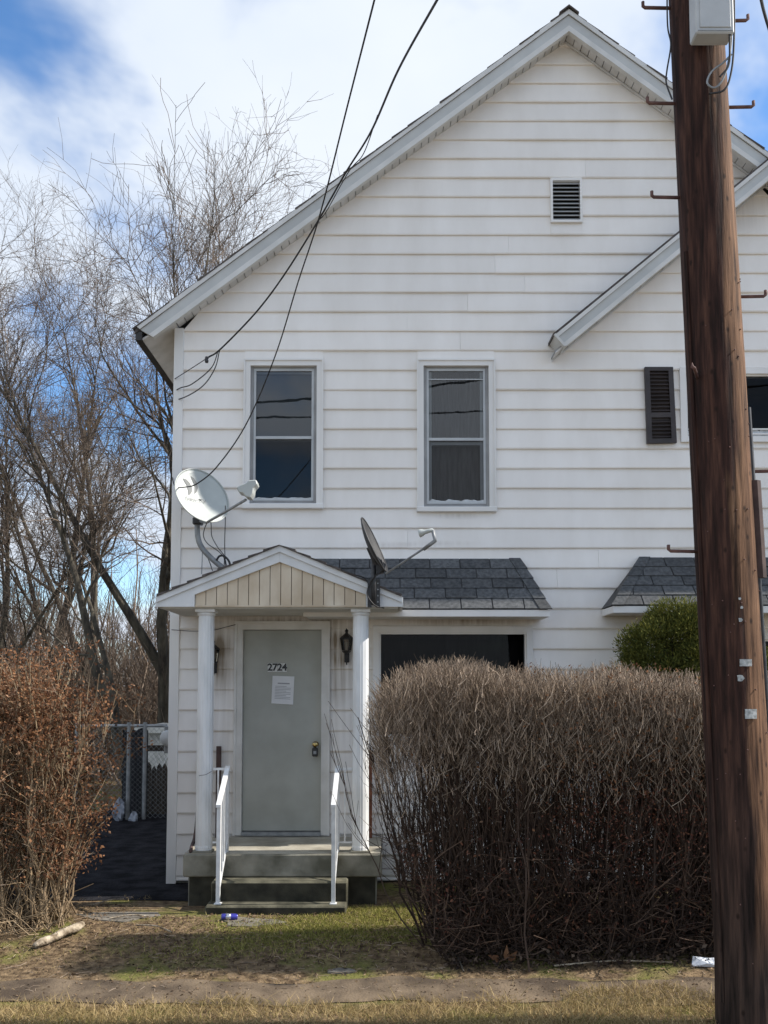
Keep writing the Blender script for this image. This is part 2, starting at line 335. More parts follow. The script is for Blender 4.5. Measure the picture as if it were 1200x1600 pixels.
M['shutter'] = pmat('dark_brown_shutter', (0.022, 0.016, 0.015), (0.04, 0.03, 0.028), rough=0.5, scale=6, objrand=0.1)
M['concrete'] = pmat('old_concrete', (0.11, 0.105, 0.078), (0.29, 0.275, 0.225), rough=0.9, scale=4, bump=0.4, bscale=45, detail=8)
M['floor_concrete'] = pmat('sunlit_porch_floor', (0.22, 0.20, 0.155), (0.40, 0.37, 0.30), rough=0.9, scale=3.5, bump=0.3, bscale=50, detail=9)  # paler than the slab: sunlight on the porch floor put into the colour
M['step_top'] = pmat('mossy_concrete', (0.045, 0.043, 0.026), (0.14, 0.13, 0.088), rough=0.9, scale=7, bump=0.4, bscale=60, detail=8)
M['riser'] = pmat('mossy_shaded_riser', (0.018, 0.017, 0.011), (0.055, 0.05, 0.034), rough=0.95, scale=7, bump=0.4, bscale=60)  # moss tone darkened further to carry the shade on the risers
M['rail'] = pmat('white_enamel', (0.66, 0.665, 0.66), (0.80, 0.805, 0.80), rough=0.4, scale=14, detail=8)
M['rust'] = pmat('rusty_iron', (0.10, 0.035, 0.02), (0.22, 0.085, 0.045), rough=0.9, scale=14, bump=0.4)
M['brown_board'] = pmat('brown_board', (0.045, 0.025, 0.022), (0.085, 0.05, 0.042), rough=0.8, scale=9)
M['brass'] = pmat('brass', (0.62, 0.46, 0.18), rough=0.25, metal=1.0)
M['paper'] = pmat('notice_paper', (0.62, 0.62, 0.62), (0.70, 0.70, 0.70), rough=0.9, scale=6)
M['ink'] = pmat('grey_ink', (0.30, 0.30, 0.31), rough=0.9)
M['num_white'] = pmat('number_white', (0.6, 0.6, 0.58), rough=0.6)
M['dish_grey'] = pmat('dish_paint', (0.40, 0.425, 0.405), (0.46, 0.485, 0.46), rough=0.45, scale=6)
M['dish_logo'] = pmat('dish_print', (0.12, 0.13, 0.13), rough=0.6)
M['galv'] = pmat('galvanised', (0.20, 0.21, 0.215), (0.30, 0.31, 0.315), rough=0.5, scale=14, metal=0.3)
M['dark_metal'] = pmat('dark_metal', (0.028, 0.028, 0.03), (0.06, 0.06, 0.063), rough=0.5, scale=20, metal=0.2)
M['dark_dish'] = pmat('weathered_dark_dish', (0.016, 0.016, 0.018), (0.045, 0.046, 0.049), rough=0.6, scale=9)
M['cable'] = pmat('black_cable', (0.012, 0.011, 0.012), (0.022, 0.02, 0.02), rough=0.6)
M['box_grey'] = pmat('equipment_grey', (0.42, 0.43, 0.43), (0.50, 0.51, 0.51), rough=0.5, scale=5)
M['steel_step'] = pmat('rusted_step', (0.085, 0.04, 0.035), (0.16, 0.085, 0.07), rough=0.8, scale=18, bump=0.3)
M['tag'] = pmat('worn_tag', (0.20, 0.21, 0.205), (0.42, 0.43, 0.42), rough=0.5, scale=60)
def pole_mat():
    m, nt, b = mat_new('creosote_wood'); N = nt.nodes; L = nt.links; b.inputs['Roughness'].default_value = 0.85; b.inputs['Specular IOR Level'].default_value = 0.2
    g = N.new('ShaderNodeNewGeometry'); mp = N.new('ShaderNodeMapping'); mp.inputs['Scale'].default_value = (1, 1, 0.07); L.new(g.outputs['Position'], mp.inputs[0])
    nz = N.new('ShaderNodeTexNoise'); nz.inputs['Scale'].default_value = 34; nz.inputs['Detail'].default_value = 7; nz.inputs['Roughness'].default_value = 0.6; L.new(mp.outputs[0], nz.inputs['Vector'])
    r = N.new('ShaderNodeValToRGB'); e = r.color_ramp.elements; e[0].position = 0.33; e[0].color = (0.014, 0.008, 0.006, 1); e[1].position = 0.68; e[1].color = (0.10, 0.048, 0.032, 1); e.new(0.5).color = (0.043, 0.020, 0.015, 1)
    L.new(nz.outputs[0], r.inputs[0])
    n2 = N.new('ShaderNodeTexNoise'); n2.inputs['Scale'].default_value = 2.2; n2.inputs['Detail'].default_value = 6
    mp2 = N.new('ShaderNodeMapping'); mp2.inputs['Scale'].default_value = (3, 3, 0.5); L.new(g.outputs['Position'], mp2.inputs[0]); L.new(mp2.outputs[0], n2.inputs['Vector'])
    r2 = N.new('ShaderNodeValToRGB'); r2.color_ramp.elements[0].position = 0.35; r2.color_ramp.elements[1].position = 0.6; r2.color_ramp.elements[0].color = (0.55, 0.5, 0.5, 1); r2.color_ramp.elements[1].color = (1, 1, 1, 1); L.new(n2.outputs[0], r2.inputs[0])
    mm = N.new('ShaderNodeMix'); mm.data_type = 'RGBA'; mm.blend_type = 'MULTIPLY'; mm.inputs[0].default_value = 1; L.new(r.outputs[0], mm.inputs[6]); L.new(r2.outputs[0], mm.inputs[7])
    # grey weathering near the ground
    sp = N.new('ShaderNodeSeparateXYZ'); L.new(g.outputs['Position'], sp.inputs[0]); k = N.new('ShaderNodeMapRange'); k.inputs[1].default_value = 1.9; k.inputs[2].default_value = 0.3; k.inputs[3].default_value = 0; k.inputs[4].default_value = 0.6; L.new(sp.outputs[2], k.inputs[0])
    m3 = N.new('ShaderNodeMix'); m3.data_type = 'RGBA'; L.new(k.outputs[0], m3.inputs[0]); L.new(mm.outputs[2], m3.inputs[6])
    r3 = N.new('ShaderNodeValToRGB'); r3.color_ramp.elements[0].position = 0.35; r3.color_ramp.elements[1].position = 0.65; r3.color_ramp.elements[0].color = (0.008, 0.007, 0.006, 1); r3.color_ramp.elements[1].color = (0.055, 0.045, 0.038, 1); L.new(nz.outputs[0], r3.inputs[0]); L.new(r3.outputs[0], m3.inputs[7])
    # paler strip down one flank: its sunlit side put into the wood colour
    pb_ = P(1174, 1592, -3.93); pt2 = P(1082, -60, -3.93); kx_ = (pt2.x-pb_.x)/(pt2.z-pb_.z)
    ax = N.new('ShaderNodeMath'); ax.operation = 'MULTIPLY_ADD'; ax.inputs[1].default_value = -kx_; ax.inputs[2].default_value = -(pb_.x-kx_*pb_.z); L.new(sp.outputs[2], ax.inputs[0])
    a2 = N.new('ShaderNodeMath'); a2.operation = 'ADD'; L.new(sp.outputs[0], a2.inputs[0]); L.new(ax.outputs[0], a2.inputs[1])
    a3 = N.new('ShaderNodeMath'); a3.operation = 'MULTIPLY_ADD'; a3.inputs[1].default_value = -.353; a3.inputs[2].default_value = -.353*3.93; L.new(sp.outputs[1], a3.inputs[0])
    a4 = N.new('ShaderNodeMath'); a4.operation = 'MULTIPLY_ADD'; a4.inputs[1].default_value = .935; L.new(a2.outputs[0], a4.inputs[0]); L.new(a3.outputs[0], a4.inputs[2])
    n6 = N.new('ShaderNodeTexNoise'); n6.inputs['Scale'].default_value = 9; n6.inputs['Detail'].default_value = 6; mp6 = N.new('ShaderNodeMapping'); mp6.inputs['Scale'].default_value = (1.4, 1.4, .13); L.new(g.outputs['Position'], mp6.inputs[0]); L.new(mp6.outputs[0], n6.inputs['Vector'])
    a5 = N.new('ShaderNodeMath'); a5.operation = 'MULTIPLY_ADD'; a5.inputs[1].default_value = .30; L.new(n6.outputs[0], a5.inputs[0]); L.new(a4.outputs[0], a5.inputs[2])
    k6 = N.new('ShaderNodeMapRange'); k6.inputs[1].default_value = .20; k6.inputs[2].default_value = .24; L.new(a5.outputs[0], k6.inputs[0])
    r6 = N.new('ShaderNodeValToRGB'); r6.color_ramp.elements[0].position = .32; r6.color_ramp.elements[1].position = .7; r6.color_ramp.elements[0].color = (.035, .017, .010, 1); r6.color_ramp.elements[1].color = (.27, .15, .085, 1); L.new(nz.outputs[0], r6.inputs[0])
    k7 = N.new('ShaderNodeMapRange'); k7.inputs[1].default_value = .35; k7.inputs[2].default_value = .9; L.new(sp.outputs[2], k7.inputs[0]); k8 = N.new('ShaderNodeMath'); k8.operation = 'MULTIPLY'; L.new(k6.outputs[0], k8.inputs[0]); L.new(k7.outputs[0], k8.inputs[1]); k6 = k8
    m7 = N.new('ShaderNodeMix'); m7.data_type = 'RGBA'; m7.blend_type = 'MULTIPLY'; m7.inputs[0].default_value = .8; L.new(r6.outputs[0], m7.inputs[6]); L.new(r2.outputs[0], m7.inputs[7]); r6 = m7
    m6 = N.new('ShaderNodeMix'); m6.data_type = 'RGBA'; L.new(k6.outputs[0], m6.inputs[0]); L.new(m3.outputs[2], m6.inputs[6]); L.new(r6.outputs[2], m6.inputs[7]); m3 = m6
    # small dark knots and spike holes
    vo = N.new('ShaderNodeTexVoronoi'); vo.inputs['Scale'].default_value = 15; mp4 = N.new('ShaderNodeMapping'); mp4.inputs['Scale'].default_value = (1, 1, 0.6); L.new(g.outputs['Position'], mp4.inputs[0]); L.new(mp4.outputs[0], vo.inputs['Vector'])
    kr = N.new('ShaderNodeMapRange'); kr.inputs[1].default_value = 0.07; kr.inputs[2].default_value = 0.2; kr.inputs[3].default_value = 0.85; kr.inputs[4].default_value = 0; L.new(vo.outputs['Distance'], kr.inputs[0])
    m5 = N.new('ShaderNodeMix'); m5.data_type = 'RGBA'; L.new(kr.outputs[0], m5.inputs[0]); L.new(m3.outputs[2], m5.inputs[6]); m5.inputs[7].default_value = (0.015, 0.008, 0.006, 1)
    L.new(m5.outputs[2], b.inputs['Base Color'])
    bp = N.new('ShaderNodeBump'); bp.inputs['Strength'].default_value = 0.7; bp.inputs['Distance'].default_value = 0.012; L.new(nz.outputs[0], bp.inputs['Height']); L.new(bp.outputs[0], b.inputs['Normal'])
    return m
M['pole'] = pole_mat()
def ground_mat():
    m, nt, b = mat_new('yard_ground'); N = nt.nodes; L = nt.links; b.inputs['Roughness'].default_value = 0.95; b.inputs['Specular IOR Level'].default_value = 0.1
    g = N.new('ShaderNodeNewGeometry')
    def noise(s, d=6):
        n = N.new('ShaderNodeTexNoise'); n.inputs['Scale'].default_value = s; n.inputs['Detail'].default_value = d; L.new(g.outputs['Position'], n.inputs['Vector']); return n
    n1 = noise(14, 8); r1 = N.new('ShaderNodeValToRGB'); e = r1.color_ramp.elements; e[0].position = 0.3; e[0].color = (0.045, 0.029, 0.018, 1); e[1].position = 0.72; e[1].color = (0.28, 0.20, 0.118, 1); L.new(n1.outputs[0], r1.inputs[0])
    n2 = noise(2.0, 6); r2 = N.new('ShaderNodeValToRGB'); r2.color_ramp.elements[0].position = 0.5; r2.color_ramp.elements[1].position = 0.63; L.new(n2.outputs[0], r2.inputs[0])
    mi = N.new('ShaderNodeMix'); mi.data_type = 'RGBA'; L.new(r2.outputs[0], mi.inputs[0]); L.new(r1.outputs[0], mi.inputs[6]); mi.inputs[7].default_value = (0.15, 0.145, 0.045, 1)
    L.new(mi.outputs[2], b.inputs['Base Color'])
    n3 = noise(55, 6); bp = N.new('ShaderNodeBump'); bp.inputs['Strength'].default_value = 0.8; bp.inputs['Distance'].default_value = 0.02; L.new(n3.outputs[0], bp.inputs['Height']); L.new(bp.outputs[0], b.inputs['Normal'])
    return m
M['ground'] = ground_mat()
M['walk'] = pmat('dirty_walk', (0.058, 0.039, 0.023), (0.17, 0.124, 0.078), rough=0.95, scale=3.2, bump=0.8, bscale=60, detail=12, contrast=(.38, .62))
M['alley'] = pmat('alley_black', (0.010, 0.010, 0.012), (0.030, 0.030, 0.034), rough=1.0, scale=5, bump=0.8, bscale=25, spec=0.05, bdist=.03)
M['road'] = pmat('pale_bounce_road', (0.24, 0.235, 0.225), (0.32, 0.315, 0.305), rough=0.9, scale=2, bump=0.3, bscale=80)  # paleness chosen to bounce fill light onto the shaded facade
M['asphalt'] = pmat('dark_asphalt', (0.03, 0.03, 0.034), (0.06, 0.06, 0.066), rough=0.8, scale=4, bump=0.5, bscale=60)
M['flagstone'] = pmat('flagstone', (0.10, 0.088, 0.070), (0.20, 0.18, 0.15), rough=0.9, scale=9, bump=0.4)
M['bark'] = pmat('bark', (0.035, 0.029, 0.022), (0.115, 0.10, 0.072), rough=0.95, scale=9, bump=0.9, bscale=30, stretch=(1, 1, 0.25), bdist=.04)
M['twig'] = ramp_mat('tree_twigs', [(0, (0.06, 0.043, 0.034)), (0.5, (0.14, 0.105, 0.08)), (1, (0.27, 0.21, 0.16))])
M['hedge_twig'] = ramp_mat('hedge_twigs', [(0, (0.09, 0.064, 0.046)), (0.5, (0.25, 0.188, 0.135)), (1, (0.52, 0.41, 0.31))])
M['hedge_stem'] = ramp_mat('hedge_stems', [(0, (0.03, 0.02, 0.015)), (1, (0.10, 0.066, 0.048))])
M['hedge_shaded'] = ramp_mat('shaded_hedge_twigs', [(0, (0.025, 0.016, 0.012)), (0.65, (0.068, 0.043, 0.031)), (1, (0.165, 0.108, 0.075))])  # shade of the lower hedge painted into the twig colour
M['pale_stem'] = ramp_mat('pale_stems', [(0, (0.16, 0.11, 0.065)), (1, (0.36, 0.27, 0.17))])
M['red_leaf'] = ramp_mat('red_brown_leaves', [(0, (0.07, 0.025, 0.02)), (0.6, (0.17, 0.065, 0.04)), (1, (0.30, 0.15, 0.09))], trans=0.2)
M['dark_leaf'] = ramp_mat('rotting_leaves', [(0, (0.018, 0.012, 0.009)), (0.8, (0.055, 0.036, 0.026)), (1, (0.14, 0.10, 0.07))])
M['tan_leaf'] = ramp_mat('orange_brown_leaves', [(0, (0.06, 0.03, 0.02)), (0.4, (0.17, 0.08, 0.042)), (0.75, (0.29, 0.145, 0.07)), (1, (0.46, 0.31, 0.21))], trans=0.25, noise_mix=0.35)
M['litter'] = ramp_mat('leaf_litter', [(0, (0.05, 0.032, 0.02)), (0.5, (0.13, 0.085, 0.05)), (1, (0.26, 0.18, 0.11))])
M['green_grass'] = ramp_mat('green_grass', [(0, (0.11, 0.125, 0.025)), (0.6, (0.25, 0.24, 0.055)), (1, (0.42, 0.35, 0.14))], trans=0.2)
M['dry_grass'] = ramp_mat('dry_grass', [(0, (0.13, 0.125, 0.04)), (0.3, (0.26, 0.19, 0.085)), (0.8, (0.45, 0.335, 0.165)), (1, (0.58, 0.45, 0.25))], trans=0.2, noise_mix=0.3)
M['yew'] = ramp_mat('yew_needles', [(0, (0.03, 0.04, 0.010)), (0.5, (0.10, 0.112, 0.024)), (1, (0.27, 0.25, 0.055))], trans=0.15, noise_mix=0.25)
M['fence_wood'] = pmat('old_fence_board', (0.035, 0.027, 0.02), (0.075, 0.058, 0.044), rough=0.95, scale=8, stretch=(3, 3, 0.4), objrand=0.2)
M['log'] = pmat('bare_log', (0.15, 0.11, 0.07), (0.50, 0.42, 0.31), rough=0.95, scale=16, bump=0.9, bscale=40, bdist=.02)
M['can_blue'] = pmat('can_blue', (0.05, 0.05, 0.32), (0.07, 0.07, 0.40), rough=0.3, metal=0.4)
M['can_silver'] = pmat('can_silver', (0.55, 0.56, 0.60), rough=0.25, metal=0.8)
M['grey_plastic'] = pmat('grey_plastic', (0.16, 0.175, 0.21), (0.30, 0.32, 0.37), rough=0.4, scale=14, bump=0.5, bscale=30)
M['tarp'] = pmat('black_tarp', (0.012, 0.013, 0.017), (0.04, 0.042, 0.05), rough=0.5, scale=3, bump=0.5, bscale=7, stretch=(3, 3, .5), bdist=.05)
M['white_plastic'] = pmat('white_plastic', (0.55, 0.57, 0.60), (0.68, 0.70, 0.73), rough=0.4, scale=14, bump=0.5, bscale=30)
M['shed'] = pmat('shed_white', (0.58, 0.57, 0.52), (0.70, 0.69, 0.64), rough=0.7, scale=5)
M['lantern_glass'] = glass_mat('lantern_glass', 1.5, (0.55, 0.5, 0.42), 0.1)

#=SETTING
# ---------------------------------------------------------------- ground
def sheet(name, xs, ys, dz, mat, kind='structure', edge=0.0):
    xs = np.asarray(xs, float); ys = np.asarray(ys, float)
    GX, GY = np.meshgrid(xs, ys)
    if edge > 0:       # uneven, crumbling edges
        e0 = edge*(np.sin(GX*2.3+0.7)+0.6*np.sin(GX*5.9+2)+0.4*np.sin(GX*13.1))
        mid = (ys[0]+ys[-1])/2; GY = GY+np.where(np.abs(GY-mid) > (ys[-1]-ys[0])*0.49, e0, 0)
    GZ = gz(GX, GY)+dz
    V = np.stack([GX, GY, GZ], -1).reshape(-1, 3); nx, ny = len(xs), len(ys)
    i = np.arange(nx*ny).reshape(ny, nx)
    F = np.stack([i[:-1, :-1], i[:-1, 1:], i[1:, 1:], i[1:, :-1]], -1).reshape(-1, 4)
    o = raw_mesh(name, V, F, mat, smooth=True); o['kind'] = kind; return o
far = np.concatenate([[-900, -300, -100, -40, -15], np.arange(-6, 6.01, 0.12), [15, 40, 100, 300, 900]])
fary = np.concatenate([[-900, -300, -100, -40, -15], np.arange(-7, 5.01, 0.12), [8, 15, 40, 100, 300, 900]])
sheet('ground', far, fary, 0.0, M['ground'])
sheet('sidewalk', np.arange(-7, 7.01, 0.1), np.linspace(-3.42, -3.0, 9), 0.006, M['walk'], edge=0.05)
sheet('alley_pavement', np.linspace(-4.4, -1.75, 27), np.linspace(-0.75, 6.5, 40), 0.006, M['alley'])
sheet('road', np.arange(-40, 40.01, 0.5), np.linspace(-20.0, -6.2, 30), 0.006, M['road'])  # unseen road behind the camera, widened for its bounce light
for i, (px, py, sx, sy, rot) in enumerate([(195, 1424, 0.36, 0.17, 0.05), (395, 1437, 0.26, 0.14, -0.1), (455, 1432, 0.2, 0.07, 0.0), (392, 1466, 0.2, 0.15, 0.2), (535, 1510, 0.10, 0.05, 0.3)]):
    d_ = FPX*CZ/(py-1070); x, y = (px-600)*d_/FPX, d_-D
    z = float(gz(x, y)); pts = []
    for k in range(9):
        a = k/9*2*math.pi; rr = 1+0.22*math.sin(3*a+i)+random.uniform(-.14, .14)
        pts.append((x+sx*rr*math.cos(a+rot), y+sy*rr*math.sin(a+rot), z-0.012))
    o = slab('flagstone', pts, 0.022, M['flagstone'])
    tag(o, ['flat grey flagstone at the mouth of the alley', 'flat stone in the dirt in front of the drink can', 'narrow flagstone against the bottom step', 'half-buried flat stone on the bare patch beside the green grass', 'small flat stone in the hedge shadow by the sidewalk'][i], 'stone', 'flat stones in the yard')

# ---------------------------------------------------------------- house
house = thing('house', (2.5, 4.0, 0.0), 'white two-storey gabled house with horizontal siding and a small porch', 'house')
OH = 0.2
A0 = P(888, 17, -OH); E0 = P(214, 512, -OH)              # ridge and left eave of the big gable
apex = (A0.x, A0.z); eavL = (E0.x, E0.z)
slope = (apex[1]-eavL[1])/(apex[0]-eavL[0])
eavR = (2*apex[0]-eavL[0], eavL[1])
B0 = P(868, 524, -0.26); B1 = P(1198, 254, -0.26)        # left rake of the second gable
sl2 = (B1.z-B0.z)/(B1.x-B0.x)
FTH = 0.235                                              # vertical thickness of fascia
xl = X(271, 0, 800); zb = 0.03
CORN = 0.085
xR = 8.0
def main_top(x): return min(apex[1]-FTH+0.02-slope*abs(x-apex[0]), 99)
sec_ridge = 4.9
def sec_z(x): return B0.z+sl2*(min(x, 2*sec_ridge-x)-B0.x)
xc = next(x for x in np.arange(2.5, 6, 0.01) if sec_z(x) > apex[1]-slope*abs(x-apex[0]))
PITCHB = 0.2032
zline = Zc(549, 0)                                        # one measured course line
# openings (x0,x1,z0,z1) in the facade
def rect(px0, py0, px1, py1, Y=0.0):
    a = P(px0, py0, Y); b = P(px1, py1, Y)
    return (a.x, b.x, b.z, a.z)
cxm = lambda a, b: (a+b)/2
OPEN = {'w1': rect(383, 564, 504, 796), 'w2': rect(652, 564, 774, 801), 'door': rect(370, 973, 513, 1304), 'pic': rect(583, 979, 833, 1158), 'vent': rect(859, 282, 909, 350), 'w3': rect(1060, 577, 1330, 692), 'pic2': rect(1010, 990, 1260, 1160)}
def z_at(x, tops): return tops(x)
wall_boxes = []
def course_segments():
    """(x-left-bottom, x-right-bottom, x-left-top, x-right-top, z0, z1) pieces of every course"""
    segs = []
    k0 = math.floor((zb-zline)/PITCHB); k1 = math.ceil((apex[1]+1.2-zline)/PITCHB)
    for k in range(k0, k1):
        z0 = zline+k*PITCHB; z1 = z0+PITCHB
        z0c = max(z0, zb)
        for part in (0, 1):
            def lims(z):
                if part == 0:
                    h = (apex[1]-FTH+0.03-z)/slope
                    if h < 0: return None
                    return max(xl+CORN, apex[0]-h), min(xc, apex[0]+h)
                h = sec_z(sec_ridge)-0.2-z
                if h < 0: return None
                return max(xc, sec_ridge-h/sl2), min(xR-CORN, sec_ridge+h/sl2)
            a, b = lims(z0c), lims(z1)
            if a is None: continue
            if b is None:
                ap = apex[0] if part == 0 else sec_ridge; b = (ap, ap)
            if a[1]-a[0] < 0.02: continue
            cuts = []
            for (x0, x1, q0, q1) in OPEN.values():
                if q0 < z1-0.01 and q1 > z0c+0.01: cuts.append((x0, x1, q0, q1))
            cuts.sort()
            # split in x at openings; partly covered courses keep the uncovered strip
            edges = [a[0]]; L0, T0 = a[0], b[0]
            cur0, cur1 = a[0], b[0]
            for (x0, x1, q0, q1) in cuts:
                if x0 > a[1]-.01 or x1 < a[0]+.01: continue
                x0, x1 = max(x0, a[0]), min(x1, a[1])
                segs.append((cur0, x0, cur1, x0, z0c, z1))
                if q0 > z0c+0.012: segs.append((x0, x1, x0, x1, z0c, q0))
                if q1 < z1-0.012: segs.append((x0, x1, x0, x1, q1, z1))
                cur0 = cur1 = x1
            segs.append((cur0, a[1], cur1, b[1], z0c, z1))
    return [q for q in segs if q[1]-q[0] > .004 or q[3]-q[2] > .004]
SEGS = course_segments()
front_wall = None
V_, F_ = [], []
for (a0, a1, b0, b1, z0, z1) in SEGS:
    b_ = len(V_)
    V_ += [(a0, 0.0, z0), (a1, 0.0, z0), (b1, 0.0, z1), (b0, 0.0, z1), (a0, 0.05, z0), (a1, 0.05, z0), (b1, 0.05, z1), (b0, 0.05, z1)]
    F_ += [tuple(b_+i for i in q) for q in [(0, 1, 2, 3), (7, 6, 5, 4), (0, 4, 5, 1), (1, 5, 6, 2), (2, 6, 7, 3), (3, 7, 4, 0)]]
front_wall = mesh_obj('front_wall', V_, F_, M['siding'], house)
def board(a0, a1, b0, b1, z0, z1, nm='siding_board'):
    """one lapped board: proud at its lower edge, tucked in at its top, a little wavy"""
    n = max(2, int((a1-a0)/0.5)+1); ph = random.uniform(0, 6.28); amp = 0.0034; V, F = [], []
    tilt = random.uniform(-0.0015, 0.0015)
    bot, top = (-0.022, -0.005)
    if z1-z0 < PITCHB*0.8: top = -0.012
    for i in range(n):
        t = i/(n-1); xa = a0+(a1-a0)*t; xb = b0+(b1-b0)*t
        wv = amp*math.sin(xa*1.9+ph)+amp*0.6*math.sin(xa*4.7+ph*2); wz = 0.0018*math.sin(xa*1.1+ph*1.7)+tilt*(t-0.5)*2
        V += [(xa, -0.001, z0+wz), (xa, bot+wv, z0+wz), (xa, bot-0.004+wv, z0+0.012+wz), (xb, top+wv*0.5, z1+0.004), (xb, -0.001, z1+0.004)]
    for i in range(n-1):
        for j in range(4): F.append((i*5+j, (i+1)*5+j, (i+1)*5+j+1, i*5+j+1))
    F += [(0, 1, 2, 3, 4), tuple((n-1)*5+j for j in (4, 3, 2, 1, 0))]
    return mesh_obj(nm, V, F, M['siding'], front_wall)
for (a0, a1, b0, b1, z0, z1) in SEGS:
    if a1-a0 < 0.015 and b1-b0 < 0.015: continue
    full = z1-z0 > PITCHB*0.8
    # long runs are two overlapping lengths, joints wandering from course to course
    if a1-a0 > 3.6 and full:
        j = random.choice([0.38, 0.47, 0.55, 0.63, 0.7]); jx = a0+(a1-a0)*j
        jx = max(jx, b0+0.2); jx = min(jx, b1-0.2)
        board(a0, jx, b0, jx, z0, z1); board(jx+0.0015, a1, jx+0.0015, b1, z0, z1)
    else: board(a0, a1, b0, b1, z0, z1)
# corner posts, side walls, back
zE = eavL[1]-FTH
box('corner_post', xl-0.012, xl+CORN, -0.034, 0.08, zb-0.03, zE+0.02+slope*(xl+0.02-eavL[0]), M['trim'], house, bevel=0.004)
box('corner_post', xR-CORN, xR+0.012, -0.034, 0.08, zb-0.03, 5.0, M['trim'], house, bevel=0.004)
side = mesh_obj('side_wall', [(xl, 0.08, zb), (xl, 8.6, zb), (xl, 8.6, zE+0.3), (xl, 0.08, zE+0.3), (xl+.05, 0.08, zb), (xl+.05, 8.6, zb), (xl+.05, 8.6, zE+0.3), (xl+.05, 0.08, zE+0.3)], [(0,1,2,3), (7,6,5,4), (0,4,5,1), (1,5,6,2), (2,6,7,3), (3,7,4,0)], M['siding'], house)
for k in range(math.floor((zb-zline)/PITCHB), math.ceil((zE+0.2-zline)/PITCHB)):
    z0 = max(zb, zline+k*PITCHB); z1 = zline+(k+1)*PITCHB
    if z1 > zE+0.2: break
    mesh_obj('siding_board', [(xl-0.001, .08, z0), (xl-.024, .08, z0), (xl-.006, .08, z1), (xl-.001, .08, z1), (xl-0.001, 8.6, z0), (xl-.024, 8.6, z0), (xl-.006, 8.6, z1), (xl-.001, 8.6, z1)], [(0,1,2,3), (7,6,5,4), (0,4,5,1), (1,5,6,2), (2,6,7,3), (3,7,4,0)], M['siding'], side)
box('end_wall', xR-0.05, xR, 0.05, 8.6, zb, 5.2, M['siding'], house)
box('rear_wall', xl+0.05, xR-0.05, 8.55, 8.6, zb, 5.2, M['siding'], house)
box('foundation', xl+0.03, xR-0.03, 0.02, 8.5, -0.3, zb-0.002, M['concrete'], house)
# roofs: two slopes each, with shingle courses whose butts show along the rake
def roof_slope(A, B, y0, y1, name):
    """slope from eave A up to ridge B (x,z)"""
    r = mesh_obj(name, [(A[0], y0, A[1]), (B[0], y0, B[1]), (B[0], y0, B[1]-0.05), (A[0], y0, A[1]-0.05), (A[0], y1, A[1]), (B[0], y1, B[1]), (B[0], y1, B[1]-0.05), (A[0], y1, A[1]-0.05)], [(0,1,2,3), (7,6,5,4), (0,4,5,1), (1,5,6,2), (2,6,7,3), (3,7,4,0)], M['roof_shingle'], house)
    ln = math.hypot(B[0]-A[0], B[1]-A[1]); n = int(ln/0.2); ux, uz = (B[0]-A[0])/ln, (B[1]-A[1])/ln; s = 1 if ux > 0 else -1; nx, nz_ = -uz*s, ux*s
    for k in range(n):
        a = k*ln/n-0.02; b = (k+1)*ln/n+0.03; t0 = 0.014+random.uniform(0, .007); yo = y0-random.uniform(0.005, 0.02)
        pts = [(A[0]+ux*a, A[1]+uz*a), (A[0]+ux*a+nx*t0, A[1]+uz*a+nz_*t0), (A[0]+ux*b+nx*0.008, A[1]+uz*b+nz_*0.008), (A[0]+ux*b, A[1]+uz*b)]
        if k == n-1: pts[2] = (B[0]+nx*0.008, B[1]+nz_*0.008); pts[3] = B
        prism('shingle_course', pts, yo, y1, M['roof_shingle'], r)
    return r
roof_slope((eavL[0]-0.02, eavL[1]-0.015), (apex[0], apex[1]), -OH-0.01, 8.8, 'roof_slope')
roof_slope((eavR[0], eavR[1]), (apex[0], apex[1]), -OH-0.01, 8.8, 'roof_slope')
OH2 = 0.26
s2A = (B0.x-0.0, B0.z); s2B = (sec_ridge, sec_z(sec_ridge)); s2C = (2*sec_ridge-B0.x, B0.z)
# the second gable springs from the wall: its left slope sits only on the overhang until it clears the main roof
mA = (xc, sec_z(xc))
roof_slope(mA, s2B, -OH2-0.01, 8.8, 'roof_slope'); roof_slope((xR+0.4, sec_z(xR+0.4)), s2B, -OH2-0.01, 8.8, 'roof_slope')
prism('rake_shingles', [(s2A[0]-0.03, s2A[1]-0.02), (mA[0], mA[1]), (mA[0], mA[1]+0.03), (s2A[0]-0.03, s2A[1]+0.012)], -OH2-0.012, -0.002, M['roof_shingle'], house)
prism('ridge_cap', [(apex[0]-0.10, apex[1]-0.10*slope+0.02), (apex[0], apex[1]+0.02), (apex[0]+0.10, apex[1]-0.10*slope+0.02), (apex[0]+0.10, apex[1]-0.10*slope+0.034), (apex[0], apex[1]+0.038), (apex[0]-0.10, apex[1]-0.10*slope+0.034)], -OH-0.045, 8.8, M['roof_shingle'], house)
